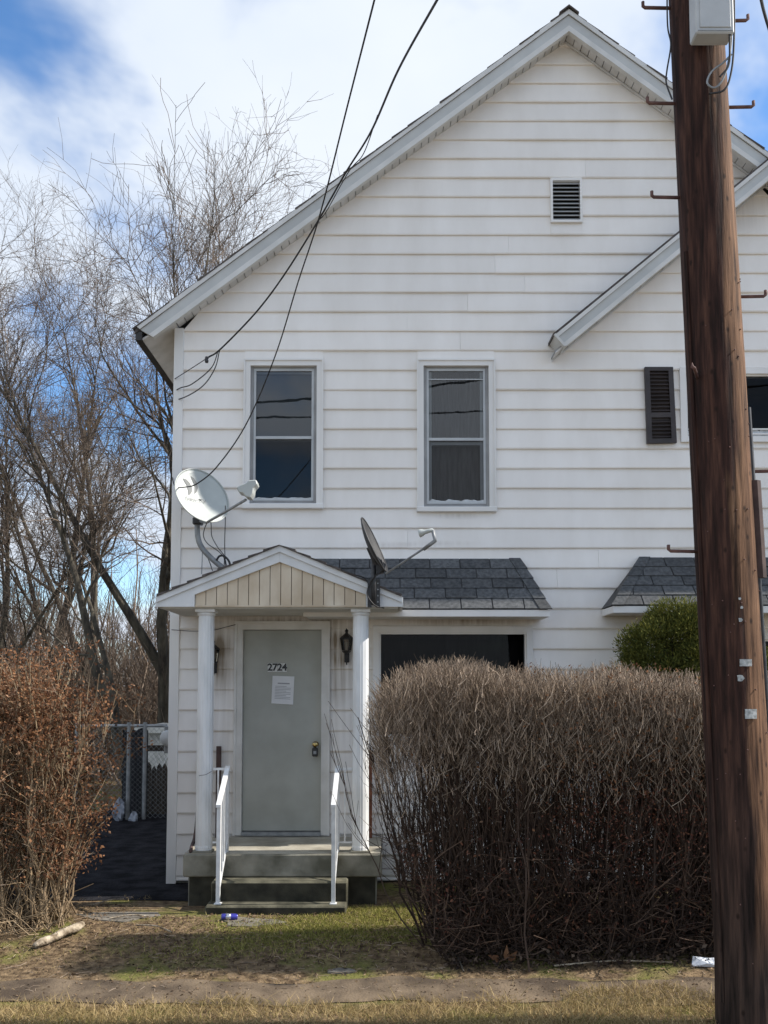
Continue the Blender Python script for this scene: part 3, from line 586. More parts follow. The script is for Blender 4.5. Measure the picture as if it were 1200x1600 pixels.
# rake fascias: drip band, face, lower lip
def rake(A, B, oh, th, cutA=0.0):
    def strip(nm, v0, v1, y0, y1, m, ca=0.0, cb=0.0):
        s_ = (B[1]-A[1])/(B[0]-A[0])
        q0 = (A[0]+ca, A[1]+s_*ca); q1 = (A[0]+cb, A[1]+s_*cb)
        return prism(nm, [(q0[0], q0[1]-v0), (B[0], B[1]-v0), (B[0], B[1]-v1), (q1[0], q1[1]-v1)], y0, y1, m, house)
    c = cutA
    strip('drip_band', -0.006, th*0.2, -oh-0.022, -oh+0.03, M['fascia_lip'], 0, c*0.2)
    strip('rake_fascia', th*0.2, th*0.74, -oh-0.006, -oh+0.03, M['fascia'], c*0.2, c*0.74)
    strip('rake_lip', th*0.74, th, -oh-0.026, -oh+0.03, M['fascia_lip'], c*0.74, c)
    # ventilated soffit, panel by panel
    s_ = (B[1]-A[1])/(B[0]-A[0]); n = max(3, int(abs(B[0]-A[0])/0.075)); v = th-0.03
    for k in range(n):
        if k % 1 == 0:
            x0 = A[0]+(B[0]-A[0])*(k/n); x1 = A[0]+(B[0]-A[0])*((k+1)/n); g = (x1-x0)*0.06; dz_ = random.uniform(-0.003, 0.002)
            if min(x0, x1) < xl+0.0: continue
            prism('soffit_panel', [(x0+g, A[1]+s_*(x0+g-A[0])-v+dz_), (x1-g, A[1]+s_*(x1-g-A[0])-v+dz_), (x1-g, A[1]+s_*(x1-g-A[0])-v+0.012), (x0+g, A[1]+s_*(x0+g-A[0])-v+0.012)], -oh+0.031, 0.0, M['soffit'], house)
    A_ = A; A = (max(A[0], xl+.01), A[1]+s_*(max(A[0], xl+.01)-A[0]))
    prism('soffit_backing', [(A[0], A[1]-v+0.013), (B[0], B[1]-v+0.013), (B[0], B[1]-v+0.03), (A[0], A[1]-v+0.03)], -oh+0.031, 0.0, M['win_shadow'], house)
    prism('soffit_channel', [(A[0], A[1]-v-0.022), (B[0], B[1]-v-0.022), (B[0], B[1]-v-0.006), (A[0], A[1]-v-0.006)], -0.045, -0.028, M['soffit'], house) if A[0] > 1 else None
rake(eavL, apex, OH, FTH, cutA=0.17)
rake(eavR, apex, OH, FTH)
rake(s2A, s2B, OH2, 0.20, cutA=0.10)
rake((xR+0.4, sec_z(xR+0.4)), s2B, OH2, 0.20)
s2s = P(872, 540, -OH2)
prism('rake_end_cap', [(s2A[0]-.022, s2A[1]-.004), (s2A[0]-.002, s2A[1]+.012), (s2A[0]+.100, s2A[1]+sl2*.10-.192), (s2A[0]+.080, s2A[1]+sl2*.10-.204)], -OH2-0.03, -0.03, M['fascia_lip'], house)
# left eave: boxed soffit, dark fascia board
zs = eavL[1]-0.115
prism('eave_soffit', [(eavL[0]+.05, zs), (xl+.02, eavL[1]+slope*(xl+.02-eavL[0])-FTH+.03), (xl+.02, eavL[1]+slope*(xl+.02-eavL[0])-FTH+.05), (eavL[0]+.05, zs+.02)], -OH+.031, 8.7, M['soffit'], house)
box('eave_fascia', eavL[0]-0.015, eavL[0]+0.05, -OH+0.0, 8.75, zs-0.012, eavL[1]-0.04, M['dark_eave'], house)
box('eave_fascia', xR+0.33, xR+0.4, -OH2, 8.75, sec_z(xR+.4)-0.16, sec_z(xR+.4)-0.05, M['dark_eave'], house)

# ---- double-hung windows
def dh_window(key, sky_sheen, second):
    x0, x1, z0, z1 = OPEN[key]
    t = 0.062
    w = boxes('window', [(x0, x0+t, -0.045, 0.03, z0+0.05, z1-t), (x1-t, x1, -0.045, 0.03, z0+0.05, z1-t), (x0, x1, -0.045, 0.03, z1-t, z1)], M['trim'], house)
    box('sill', x0-0.012, x1+0.012, -0.062, 0.03, z0, z0+0.052, M['trim'], w, bevel=0.006)
    # J-channel ridge round the casing
    boxes('casing_bead', [(x0-0.006, x0+0.012, -0.056, -0.045, z0+0.052, z1+0.004), (x1-0.012, x1+0.006, -0.056, -0.045, z0+0.052, z1+0.004), (x0+0.012, x1-0.012, -0.056, -0.045, z1-0.012, z1+0.004)], M['trim'], w)
    a0, a1, c0, c1 = x0+t, x1-t, z0+0.052, z1-t
    boxes('jamb', [(a0, a0+0.028, -0.012, 0.10, c0, c1), (a1-0.028, a1, -0.012, 0.10, c0, c1), (a0, a1, 0.0, 0.10, c0, c0+0.035), (a0+.028, a1-.028, 0.0, 0.10, c1-0.018, c1)], M['win_shadow'], w)
    a0 += 0.03; a1 -= 0.03; c0 += 0.037; c1 -= 0.02; mz = c0+(c1-c0)*0.475
    s = 0.024
    # storm frame
    boxes('storm_sash', [(a0, a0+s, -0.005, 0.02, c0, c1), (a1-s, a1, -0.005, 0.02, c0, c1), (a0+s, a1-s, -0.005, 0.02, c1-s, c1), (a0+s, a1-s, -0.005, 0.02, c0, c0+s), (a0+s, a1-s, -0.009, 0.022, mz-0.014, mz+0.014)], M['win_alu'], w)
    g1 = mesh_obj('pane', [(a0+s, 0.008, mz+0.014), (a1-s, 0.008, mz+0.014), (a1-s, 0.008, c1-s), (a0+s, 0.008, c1-s)], [(0,1,2,3)], M['glass'], w)
    g2 = mesh_obj('pane', [(a0+s, 0.010, c0+s), (a1-s, 0.010, c0+s), (a1-s, 0.010, mz-0.014), (a0+s, 0.010, mz-0.014)], [(0,1,2,3)], M['glass_mid'], w)
    # inner sashes and the dark room behind
    boxes('sash', [(a0+s, a0+s+0.03, 0.03, 0.06, c0, c1), (a1-s-0.03, a1-s, 0.03, 0.06, c0, c1), (a0+s+.03, a1-s-.03, 0.03, 0.06, mz-0.05, mz-0.02)] if second else [(a0+s, a1-s, 0.03, 0.06, mz-0.02, mz+0.012), (a0+s, a1-s, 0.03, 0.06, c1-s-0.02, c1-s)], M['win_alu'] if second else M['win_shadow'], w)
    boxes('room', [(a0-0.05, a1+0.05, 0.55, 0.6, c0-0.05, c1+0.05), (a0-0.1, a0-0.05, 0.1, 0.6, c0-0.05, c1+0.05), (a1+0.05, a1+0.1, 0.1, 0.6, c0-0.05, c1+0.05), (a0-.05, a1+.05, 0.1, 0.6, c0-0.1, c0-.05), (a0-.05, a1+.05, 0.1, 0.6, c1+0.05, c1+.1)], M['interior'], w)
    if sky_sheen: box('sky_sheen_panel', a0+0.02, a1-0.02, 0.075, 0.08, mz-0.01, c1, M['sky_sheen'], w)  # grey panel added to stand in for sky mirrored in the upper pane
    else:
        n = 40; V, F = [], []
        for i in range(n):
            x = a0+(a1-a0)*i/(n-1); y = 0.14+0.018*math.sin(i*0.9)+0.008*math.sin(i*2.3)
            V += [(x, y, c0), (x, y, c1)]
        F = [(2*i, 2*i+2, 2*i+3, 2*i+1) for i in range(n-1)]
        mesh_obj('curtain', V, F, M['curtain'], w, smooth=True)
        box('crossbar', a0+s, a1-s, -0.002, 0.006, c1-0.115, c1-0.105, M['win_alu'], w)
    # bits of crumpled plastic film along the bottom rail
    n = 18; V = []
    for i in range(n):
        x = a0+s+(a1-a0-2*s)*i/(n-1); h = (0.006+0.022*abs(math.sin(i*.55+1)*math.sin(i*1.9)))*(1.0 if second else 0.5)
        V += [(x, 0.001+0.003*math.sin(i*2.1), c0+s), (x, 0.003+0.003*math.cos(i*2.7), c0+s+h)]
    mesh_obj('plastic_film', V, [(2*i, 2*i+2, 2*i+3, 2*i+1) for i in range(n-1)], M['plastic_film'], w)
    return w
dh_window('w1', True, False); dh_window('w2', False, True)
def fixed_window(key, lites, film=False):
    x0, x1, z0, z1 = OPEN[key]; t = 0.06
    w = boxes('window', [(x0, x0+t, -0.045, 0.03, z0, z1), (x1-t, x1, -0.045, 0.03, z0, z1), (x0+t, x1-t, -0.045, 0.03, z1-t, z1), (x0+t, x1-t, -0.05, 0.03, z0, z0+t*0.8)], M['trim'], house)
    a0, a1, c0, c1 = x0+t, x1-t, z0+t*0.8, z1-t
    boxes('stop', [(a0, a0+0.018, -0.02, 0.06, c0, c1), (a1-0.018, a1, -0.02, 0.06, c0, c1), (a0+.018, a1-.018, -0.02, 0.06, c1-0.018, c1), (a0+.018, a1-.018, -0.02, 0.06, c0, c0+0.018)], M['trim'], w)
    e = [a0+0.018]+[a0+(a1-a0)*q for q in lites]+[a1-0.018]
    for q in lites: box('mullion', a0+(a1-a0)*q-0.022, a0+(a1-a0)*q+0.022, -0.018, 0.05, c0+.018, c1-.018, M['trim'], w)
    for i in range(len(e)-1): mesh_obj('pane', [(e[i], 0.0, c0+.018), (e[i+1], 0.0, c0+.018), (e[i+1], 0.0, c1-.018), (e[i], 0.0, c1-.018)], [(0,1,2,3)], M['glass_dim'], w)
    boxes('room', [(a0-.05, a1+.05, 0.8, 0.85, c0-.05, c1+.05), (a0-.1, a0-.05, 0.06, .85, c0-.05, c1+.05), (a1+.05, a1+.1, .06, .85, c0-.05, c1+.05), (a0-.05, a1+.05, .06, .85, c0-.1, c0-.05), (a0-.05, a1+.05, .06, .85, c1+.05, c1+.1)], M['interior'], w)
    if film:
        n = 60; V = []
        for i in range(n):
            x = a0+.02+(a1-a0-.04)*i/(n-1); h = 0.05+0.03*abs(math.sin(i*.7))
            V += [(x, -.012+.004*math.sin(i*2.1), c0+.02), (x, -.008+.004*math.cos(i*2.7), c0+.02+h)]
        mesh_obj('plastic_film', V, [(2*i, 2*i+2, 2*i+3, 2*i+1) for i in range(n-1)], M['plastic_film'], w)
        for q in (0.02, 0.045): box('sill_rail', a0+.02, a1-.02, -.03, -.02, c0+q*2-.01, c0+q*2+.004, M['trim'], w)
    else:
        V = []; n = 60
        for i in range(n):
            x = a0-.1+(a1-a0+.2)*i/(n-1); y = 0.22+0.03*math.sin(i*0.8); V += [(x, y, c0), (x, y, c1)]
        mesh_obj('curtain', V, [(2*i, 2*i+2, 2*i+3, 2*i+1) for i in range(n-1)], M['room_curtain'], w, smooth=True)
    return w
fixed_window('w3', [0.2, 0.8], film=True); fixed_window('pic', []); fixed_window('pic2', [])
# gable vent with louvres
x0, x1, z0, z1 = OPEN['vent']
v = boxes('gable_vent', [(x0, x0+.022, -.045, .02, z0, z1), (x1-.022, x1, -.045, .02, z0, z1), (x0+.022, x1-.022, -.045, .02, z1-.022, z1), (x0+.022, x1-.022, -.045, .02, z0, z0+.022)], M['trim'], house)
box('vent_back', x0+.01, x1-.01, .03, .04, z0+.01, z1-.01, M['black'], v)
nl = 10; hh = (z1-z0-.044)/nl
for i in range(nl):
    q = z0+.022+i*hh
    slab('louvre', [(x0+.022, -.036, q+.002), (x1-.022, -.036, q+.002), (x1-.022, .012, q+hh*.95), (x0+.022, .012, q+hh*.95)], .005, M['win_alu'], v)
# the brown louvred shutter, hung a little askew
c = [P(1006, 575, -.03), P(1050, 575, -.03), P(1056, 693, -.03), P(1010, 694, -.03)]
def sq(u, vv):
    t = c[0].lerp(c[1], u); b_ = c[3].lerp(c[2], u); return t.lerp(b_, vv)
def shq(nm, u0, u1, v0, v1, y0, y1, par):
    q = [sq(u0, v0), sq(u1, v0), sq(u1, v1), sq(u0, v1)]
    return prism(nm, [(p.x, p.z) for p in q], y0, y1, M['shutter'], par)
sh = shq('shutter', 0, 0.17, 0, 1, -0.065, -0.03, house); 
shq('stile', 0.83, 1, 0, 1, -0.065, -0.03, sh)
for (a, b) in ((0, .05), (.6, .665), (.94, 1)): shq('rail', .17, .83, a, b, -.065, -.03, sh)
shq('shutter_back', .17, .83, .05, .94, -.036, -.03, sh)
for i in range(18):
    a = .055+i*.049
    if .56 < a < .66: continue
    q = [sq(.17, a), sq(.83, a), sq(.83, a+.036), sq(.17, a+.036)]
    slab('slat', [(q[0].x, -.04, q[0].z), (q[1].x, -.04, q[1].z), (q[2].x, -.062, q[2].z), (q[3].x, -.062, q[3].z)], .004, M['shutter'], sh)

# ---- front door
x0, x1, z0, z1 = OPEN['door']
t = 0.072
fr = boxes('door_frame', [(x0, x0+t, -.05, .05, z0, z1), (x1-t, x1, -.05, .05, z0, z1), (x0+t, x1-t, -.05, .05, z1-t, z1)], M['door_trim'], house)
boxes('casing_bead', [(x0-.012, x0+.012, -.062, -.05, z0, z1+.012), (x1-.012, x1+.012, -.062, -.05, z0, z1+.012), (x0+.012, x1-.012, -.062, -.05, z1-.012, z1+.012), (x0+t-.014, x0+t-.004, -.056, -.05, z0, z1-t+.004), (x1-t+.004, x1-t+.014, -.056, -.05, z0, z1-t+.004)], M['door_trim'], fr)
box('threshold', x0+t, x1-t, -.07, .06, z0, z0+.03, M['galv'], fr)
dr = box('door', x0+t+.003, x1-t-.003, 0.0, .045, z0+.038, z1-t-.004, M['door'], house)
box('weather_gap', x0+t, x1-t, .046, .06, z0+.03, z1-t, M['black'], fr)
def text_mesh(name, body, size, loc, mat, parent, ext=0.002, rot=(math.pi/2, 0, 0), align='CENTER'):
    cu = bpy.data.curves.new(name, 'FONT'); cu.body = body; cu.size = size; cu.extrude = ext; cu.align_x = align; cu.align_y = 'CENTER'; cu.resolution_u = 3; cu.offset = .003
    tmp = bpy.data.objects.new('tmp', cu); scene.collection.objects.link(tmp); bpy.context.view_layer.update()
    me = bpy.data.meshes.new_from_object(tmp.evaluated_get(bpy.context.evaluated_depsgraph_get())); me.name = name
    bpy.data.objects.remove(tmp); bpy.data.curves.remove(cu)
    me.materials.clear(); me.materials.append(mat)
    o = bpy.data.objects.new(name, me); link(o, parent, Vector(loc)); o.rotation_euler = rot; return o
for i, ch in enumerate('2724'):
    cx_, cz_ = X(422+i*7.6, 0, 1043), Zc(1043, 0)
    pl = box('number_plate', cx_-.0225, cx_+.0225, -.0035, -.0005, cz_-.043, cz_+.043, M['num_white'], dr)
    text_mesh('house_number', ch, .098, (cx_, -.006, cz_), M['black'], pl, .0015)
kx, kz = X(493, 0, 1163), Zc(1163, 0)
lathe('door_knob', [(0, 0), (.032, 0), (.032, .008), (.012, .014), (.012, .03), (.024, .038), (.029, .05), (.024, .062), (.001, .068)], M['brass'], dr, (kx, -.001, kz), 20, Vector((0, -1, 0)))
lock = thing('key_lockbox', (kx, -.05, kz-.13), 'black key lockbox hanging from the brass door knob', 'lockbox')
box('lock_body', kx-.028, kx+.028, -.085, -.035, kz-.115, kz-.03, M['black'], lock, bevel=.008)
tube('shackle', [(kx-.018, -.06, kz-.035), (kx-.02, -.06, kz), (kx-.012, -.06, kz+.022), (kx+.012, -.06, kz+.022), (kx+.02, -.06, kz), (kx+.018, -.06, kz-.035)], .004, M['galv'], lock, 6)
box('keypad', kx-.015, kx+.015, -.089, -.0855, kz-.09, kz-.06, M['galv'], lock)
# paper notice taped to the door, a little crooked
pc = [P(426, 1056, -.004), P(460, 1057, -.004), P(458, 1101, -.004), P(424, 1099, -.004)]
notice = mesh_obj('paper_notice', [tuple(p) for p in pc]+[(p.x, p.y-.0015, p.z) for p in pc], [(0,1,2,3), (7,6,5,4), (0,4,5,1), (1,5,6,2), (2,6,7,3), (3,7,4,0)], M['paper'])
tag(notice, 'white printed paper notice taped crooked on the grey door', 'notice')
def nq(u, vv): return pc[0].lerp(pc[1], u).lerp(pc[3].lerp(pc[2], u), vv)
for i, (u0, u1, vv, h) in enumerate([(.25, .8, .24, .045)]+[(.14, .86-.2*((i*7) % 3 == 0), .36+i*.055, .018) for i in range(9)]):
    a, b_ = nq(u0, vv), nq(u1, vv); d_ = nq(u1, vv+h); e_ = nq(u0, vv+h)
    mesh_obj('print_line', [(a.x, a.y-.0022, a.z), (b_.x, b_.y-.0022, b_.z), (d_.x, d_.y-.0022, d_.z), (e_.x, e_.y-.0022, e_.z)], [(0,1,2,3)], M['ink'], notice)

# ---- porch roof
YF = -1.0
def F(px, py): p = P(px, py, YF); return (p.x, p.z)
zsof = F(437, 948)[1]
apx = F(437, 853); pl_, pr_ = F(247, 932), F(626, 932)
proof = prism('porch_roof', [(pl_[0], pl_[1]-.03), (apx[0], apx[1]-.03), (pr_[0], pr_[1]-.03), (pr_[0], zsof+.012), (pl_[0], zsof+.012)], YF+.045, -.035, M['ceiling'], house)
for (a, b) in ((pl_, apx), (pr_, apx)):
    s_ = -1 if a is pl_ else 1
    ln = math.hypot(b[0]-a[0], b[1]-a[1]); n = 8
    for k in range(n):
        q0 = k/n-.008; q1 = (k+1)/n+.02 if k < n-1 else 1
        p0 = (a[0]+(b[0]-a[0])*q0, a[1]+(b[1]-a[1])*q0); p1 = (a[0]+(b[0]-a[0])*q1, a[1]+(b[1]-a[1])*q1); t0 = .022+random.uniform(0, .006)
        prism('roof_shingle', [(p0[0], p0[1]-.0), (p0[0], p0[1]+t0), (p1[0], p1[1]+.006), (p1[0], p1[1]-.0)], YF-.03-random.uniform(0, .012), -.035, M['roof_shingle'], proof)
    prism('roof_deck', [(a[0], a[1]-.03), (a[0], a[1]), b, (b[0], b[1]-.03)], YF+.045, -.035, M['ceiling'], proof)
Lc, Rc_ = F(304, 929), F(572, 929); ap2 = F(437, 878)
prism('gable_fascia', [(pl_[0], zsof), (pl_[0], pl_[1]), apx, (ap2[0], ap2[1]), (Lc[0], Lc[1]), (Lc[0], zsof)], YF, YF+.044, M['porch_trim'], proof)
prism('gable_fascia', [(pr_[0], zsof), (pr_[0], pr_[1]), (apx[0]+.001, apx[1]), (ap2[0]+.001, ap2[1]), (Rc_[0], Rc_[1]), (Rc_[0], zsof)], YF, YF+.044, M['porch_trim'], proof)
for (a, s_) in ((pl_, -1), (pr_, 1)):
    prism('drip_edge', [(a[0]+s_*.012, a[1]-.055), (a[0]+s_*.012, a[1]+.006), (apx[0], apx[1]+.008), (apx[0], apx[1]-.055)], YF-.018, YF-.001, M['porch_trim'], proof)
    box('eave_board', min(a[0], a[0]+s_*.022), max(a[0], a[0]+s_*.022), YF+.0, -.035, zsof, a[1]-.008, M['porch_trim'], proof)
nb = 16; YB = YF+.05
for i in range(nb):
    u0 = Lc[0]+(Rc_[0]-Lc[0])*i/nb; u1 = Lc[0]+(Rc_[0]-Lc[0])*(i+1)/nb
    def topz(x):
        return ap2[1]-(ap2[1]-Lc[1])*abs(x-ap2[0])/(ap2[0]-Lc[0])+.012
    pts = [(u0+.003, zsof+.016), (u1-.003, zsof+.016), (u1-.003, topz(u1))]
    if u0 < ap2[0] < u1: pts.append((ap2[0], topz(ap2[0])))
    pts.append((u0+.003, topz(u0)))
    prism('pediment_board', pts, YB-.022, YB-.006, M['pediment'], proof)
prism('pediment_back', [(Lc[0], zsof+.014), (Rc_[0], zsof+.014), (Rc_[0], Lc[1]+.004), (ap2[0], ap2[1]+.004), (Lc[0], Lc[1]+.004)], YB-.0055, YB-.003, M['brown_board'], proof)
box('pediment_sill', Lc[0]+.002, Rc_[0]-.002, YF+.006, YB-.006, zsof+.0, zsof+.0155, M['pediment'], proof)
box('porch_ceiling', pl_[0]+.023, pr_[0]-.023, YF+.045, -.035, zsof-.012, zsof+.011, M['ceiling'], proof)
# columns
ZF = 0.457; CY = -0.84
def column(px):
    cx_ = X(px, CY, 1150); n = 48; zt = zsof-.012; V, Fc = [], []
    prof = [(ZF, .078), (ZF+.05, .078), (ZF+.06, .075), (zt-.07, .071), (zt-.06, .071)]
    for (z, r) in prof:
        for i in range(n):
            a = 2*math.pi*i/n; fl = 1-.035*(i % 3 == 1)
            V.append((cx_+r*fl*math.cos(a), CY+r*fl*math.sin(a), z))
    for j in range(len(prof)-1):
        for i in range(n): Fc.append((j*n+i, j*n+(i+1) % n, (j+1)*n+(i+1) % n, (j+1)*n+i))
    o = mesh_obj('porch_column', V, Fc, M['column'], house)
    box('capital', cx_-.09, cx_+.09, CY-.09, CY+.09, zt-.03, zt, M['column'], o, bevel=.004)
    lathe('necking', [(.072, 0), (.082, .01), (.082, .03), (.074, .03)], M['column'], o, (cx_, CY, zt-.06), 24)
    box('column_base', cx_-.088, cx_+.088, CY-.088, CY+.088, ZF, ZF+.022, M['concrete'], o, bevel=.004)
column(320.5); column(563.5)
# ---- shingled awning roofs over the ground-floor windows
def awning(pxl_top, pxr_top, pxl_bot, pxr_bot, pyt, pyb, proj, hipL, hipR):
    zt = Zc(pyt, 0); zbm = Zc(pyb, -proj)
    tl, tr = Vector((X(pxl_top, 0, pyt), -.03, zt)), Vector((X(pxr_top, 0, pyt), -.03, zt))
    bl, br = Vector((X(pxl_bot, -proj, pyb), -proj, zbm)), Vector((X(pxr_bot, -proj, pyb), -proj, zbm))
    bl2, br2 = Vector((bl.x, -.03, zbm)), Vector((br.x, -.03, zbm))
    aw = mesh_obj('window_awning', [tl, tr, br, bl, bl2, br2], [(0, 1, 2, 3), (1, 5, 2), (0, 3, 4), (3, 2, 5, 4), (0, 4, 5, 1)], M['black'], house)
    rows = 5; nrm = (bl-tl).cross(tr-tl).normalized()
    if nrm.y > 0: nrm = -nrm
    wd = 0.30
    capw = 0.17
    for r_ in range(rows):
        v0, v1 = r_/rows, (r_+1)/rows+.012      # from the top down
        L0, L1 = tl.lerp(bl, v0), tl.lerp(bl, min(v1, 1.02)); R0, R1 = tr.lerp(br, v0), tr.lerp(br, min(v1, 1.02))
        xa, xb = min(L0.x, L1.x), max(R0.x, R1.x)
        off = (r_ % 2)*wd/2+random.uniform(-.02, .02); x = xa-off
        while x < xb:
            x0_, x1_ = x+.006, x+wd-.006; x += wd
            def cl(q, top):
                lo, hi = (L0.x, R0.x) if top else (L1.x, R1.x)
                lo += capw*hipL*.5; hi -= capw*hipR*.5
                return min(max(q, lo), hi)
            q = [cl(x0_, True), cl(x1_, True), cl(x1_, False), cl(x0_, False)]
            if q[1]-q[0] < .012 and q[2]-q[3] < .012: continue
            y0, z0_, y1, z1_ = L0.y, L0.z, L1.y, L1.z
            lift = random.uniform(.012, .019)
            top = [Vector((q[0], y0, z0_))+nrm*.004, Vector((q[1], y0, z0_))+nrm*.004, Vector((q[2], y1, z1_))+nrm*lift, Vector((q[3], y1, z1_))+nrm*lift]
            bot = [Vector((q[0], y0, z0_))-nrm*.002, Vector((q[1], y0, z0_))-nrm*.002, Vector((q[2], y1, z1_))-nrm*.002, Vector((q[3], y1, z1_))-nrm*.002]
            mesh_obj('shingle', top+bot, [(0,1,2,3), (7,6,5,4), (0,4,5,1), (1,5,6,2), (2,6,7,3), (3,7,4,0)], M['shingle'], aw)
    for (on, T, B, s_) in ((hipR, tr, br, 1), (hipL, tl, bl, -1)):
        if not on: continue
        n = 5
        for k in range(n):
            a = T.lerp(B, k/n); b_ = T.lerp(B, (k+1)/n+.03)
            top = [a+nrm*.014+Vector((-s_*capw*.62, 0, 0)), a+nrm*.014+Vector((s_*.006, 0, 0)), b_+nrm*.024+Vector((s_*.012, 0, 0)), b_+nrm*.024+Vector((-s_*capw*.62, 0, 0))]
            bot = [p-nrm*.012 for p in top]
            mesh_obj('hip_shingle', top+bot, [(0,1,2,3), (7,6,5,4), (0,4,5,1), (1,5,6,2), (2,6,7,3), (3,7,4,0)], M['shingle'], aw)
    box('awning_fascia', bl.x+.0, br.x-.0, -proj-.004, -proj+.03, zbm-.075, zbm-.012, M['trim'], aw)
    box('awning_soffit', bl.x+.02, br.x-.02, -proj+.031, -.035, zbm-.07, zbm-.055, M['soffit'], aw)
    for s_, xx in ((1, br.x), (-1, bl.x)):
        if (s_ == 1 and hipR) or (s_ == -1 and hipL): box('end_fascia', min(xx, xx-s_*.03), max(xx, xx-s_*.03), -proj+.031, -.035, zbm-.075, zbm-.012, M['trim'], aw)
    return aw
awning(486, 811, 474, 859, 874, 951, 0.5, 0, 1)
awning(998, 1290, 958, 1345, 872, 945, 0.5, 1, 1)
# electricity meter on the side wall
em = box('meter_box', xl-.16, xl-.025, .42, .58, 1.24, 1.52, M['galv'], house, bevel=.006)
lathe('meter_dial', [(.0, .0), (.085, 0), (.085, .08), (.07, .12), (.0, .125)], M['box_grey'], em, (xl-.10, .42, 1.40), 20, Vector((0, -1, 0)))
tube('meter_conduit', [(xl-.09, .5, 1.52), (xl-.09, .5, 3.6)], .018, M['galv'], em, 8)

# ---- wall lanterns
def lantern(cx_, cz_, label):
    t = thing('wall_lantern', (cx_, -.03, cz_), label, 'lantern', 'wall lanterns beside the front door')
    box('back_plate', cx_-.025, cx_+.025, -.045, -.03, cz_-.17, cz_-.02, M['black'], t, bevel=.005)
    tube('arm', spline([(cx_, -.045, cz_-.13), (cx_, -.09, cz_-.19), (cx_, -.12, cz_-.13)], 6), .007, M['black'], t, 6)
    Y = -.12
    lathe('lamp_base', [(.0, -.13), (.012, -.12), (.018, -.10), (.012, -.085), (.04, -.07), (.046, -.06), (.0, -.055)], M['black'], t, (cx_, Y, cz_), 6, smooth=False)
    lathe('lamp_glass', [(.042, -.055), (.058, .06)], M['lantern_glass'], t, (cx_, Y, cz_), 6, smooth=False)
    for i in range(6):
        a = math.pi/3*i
        tube('glazing_bar', [(cx_+.043*math.cos(a), Y+.043*math.sin(a), cz_-.055), (cx_+.06*math.cos(a), Y+.06*math.sin(a), cz_+.06)], .004, M['black'], t, 4)
    lathe('lamp_roof', [(.068, .06), (.066, .07), (.035, .10), (.016, .115), (.012, .13), (.02, .14), (.008, .155), (.0, .17)], M['black'], t, (cx_, Y, cz_), 6, smooth=False)
    lathe('candle', [(.012, -.05), (.012, .03), (.0, .035)], M['num_white'], t, (cx_, Y, cz_), 10)
lantern(X(541.5, -.12, 1015), Zc(1008, -.12), 'black wall lantern right of the door, half behind the column')
lantern(X(333, -.12, 1025), Zc(1025, -.12), 'black wall lantern left of the door, mostly hidden by the column')

# ---- concrete stoop
sx0, sx1 = X(286, -.95, 1330), X(597, -.95, 1330)
stoop = thing('front_stoop', (cxm(sx0, sx1), -.5, 0), 'old concrete porch slab with two mossy steps below the grey door', 'steps')
box('slab', sx0, sx1, -.95, -.04, .255, ZF, M['concrete'], stoop, bevel=.012)
box('porch_floor', sx0+.012, sx1-.012, -.938, -.05, ZF-.004, ZF+.005, M['floor_concrete'], stoop)  # thin sheet added to carry the lit tone of the slab top
box('stoop_base', sx0+.04, sx1-.05, -.90, -.04, -.2, .254, M['concrete'], stoop)
box('step', X(330, -1.1, 1376), X(543, -1.1, 1376), -1.11, -.88, -.15, .252, M['step_top'], stoop, bevel=.014)
box('step', X(320, -1.26, 1408), X(541, -1.26, 1408), -1.27, -1.06, -.15, .082, M['step_top'], stoop, bevel=.014)
box('riser', X(330, -1.1, 1376)+.012, X(543, -1.1, 1376)-.012, -1.116, -1.1105, .084, .236, M['riser'], stoop)
box('riser', X(320, -1.26, 1408)+.012, X(541, -1.26, 1408)-.012, -1.276, -1.2705, -.1, .066, M['riser'], stoop)
box('riser', sx0+.05, sx1-.06, -.906, -.9005, -.15, .25, M['riser'], stoop)
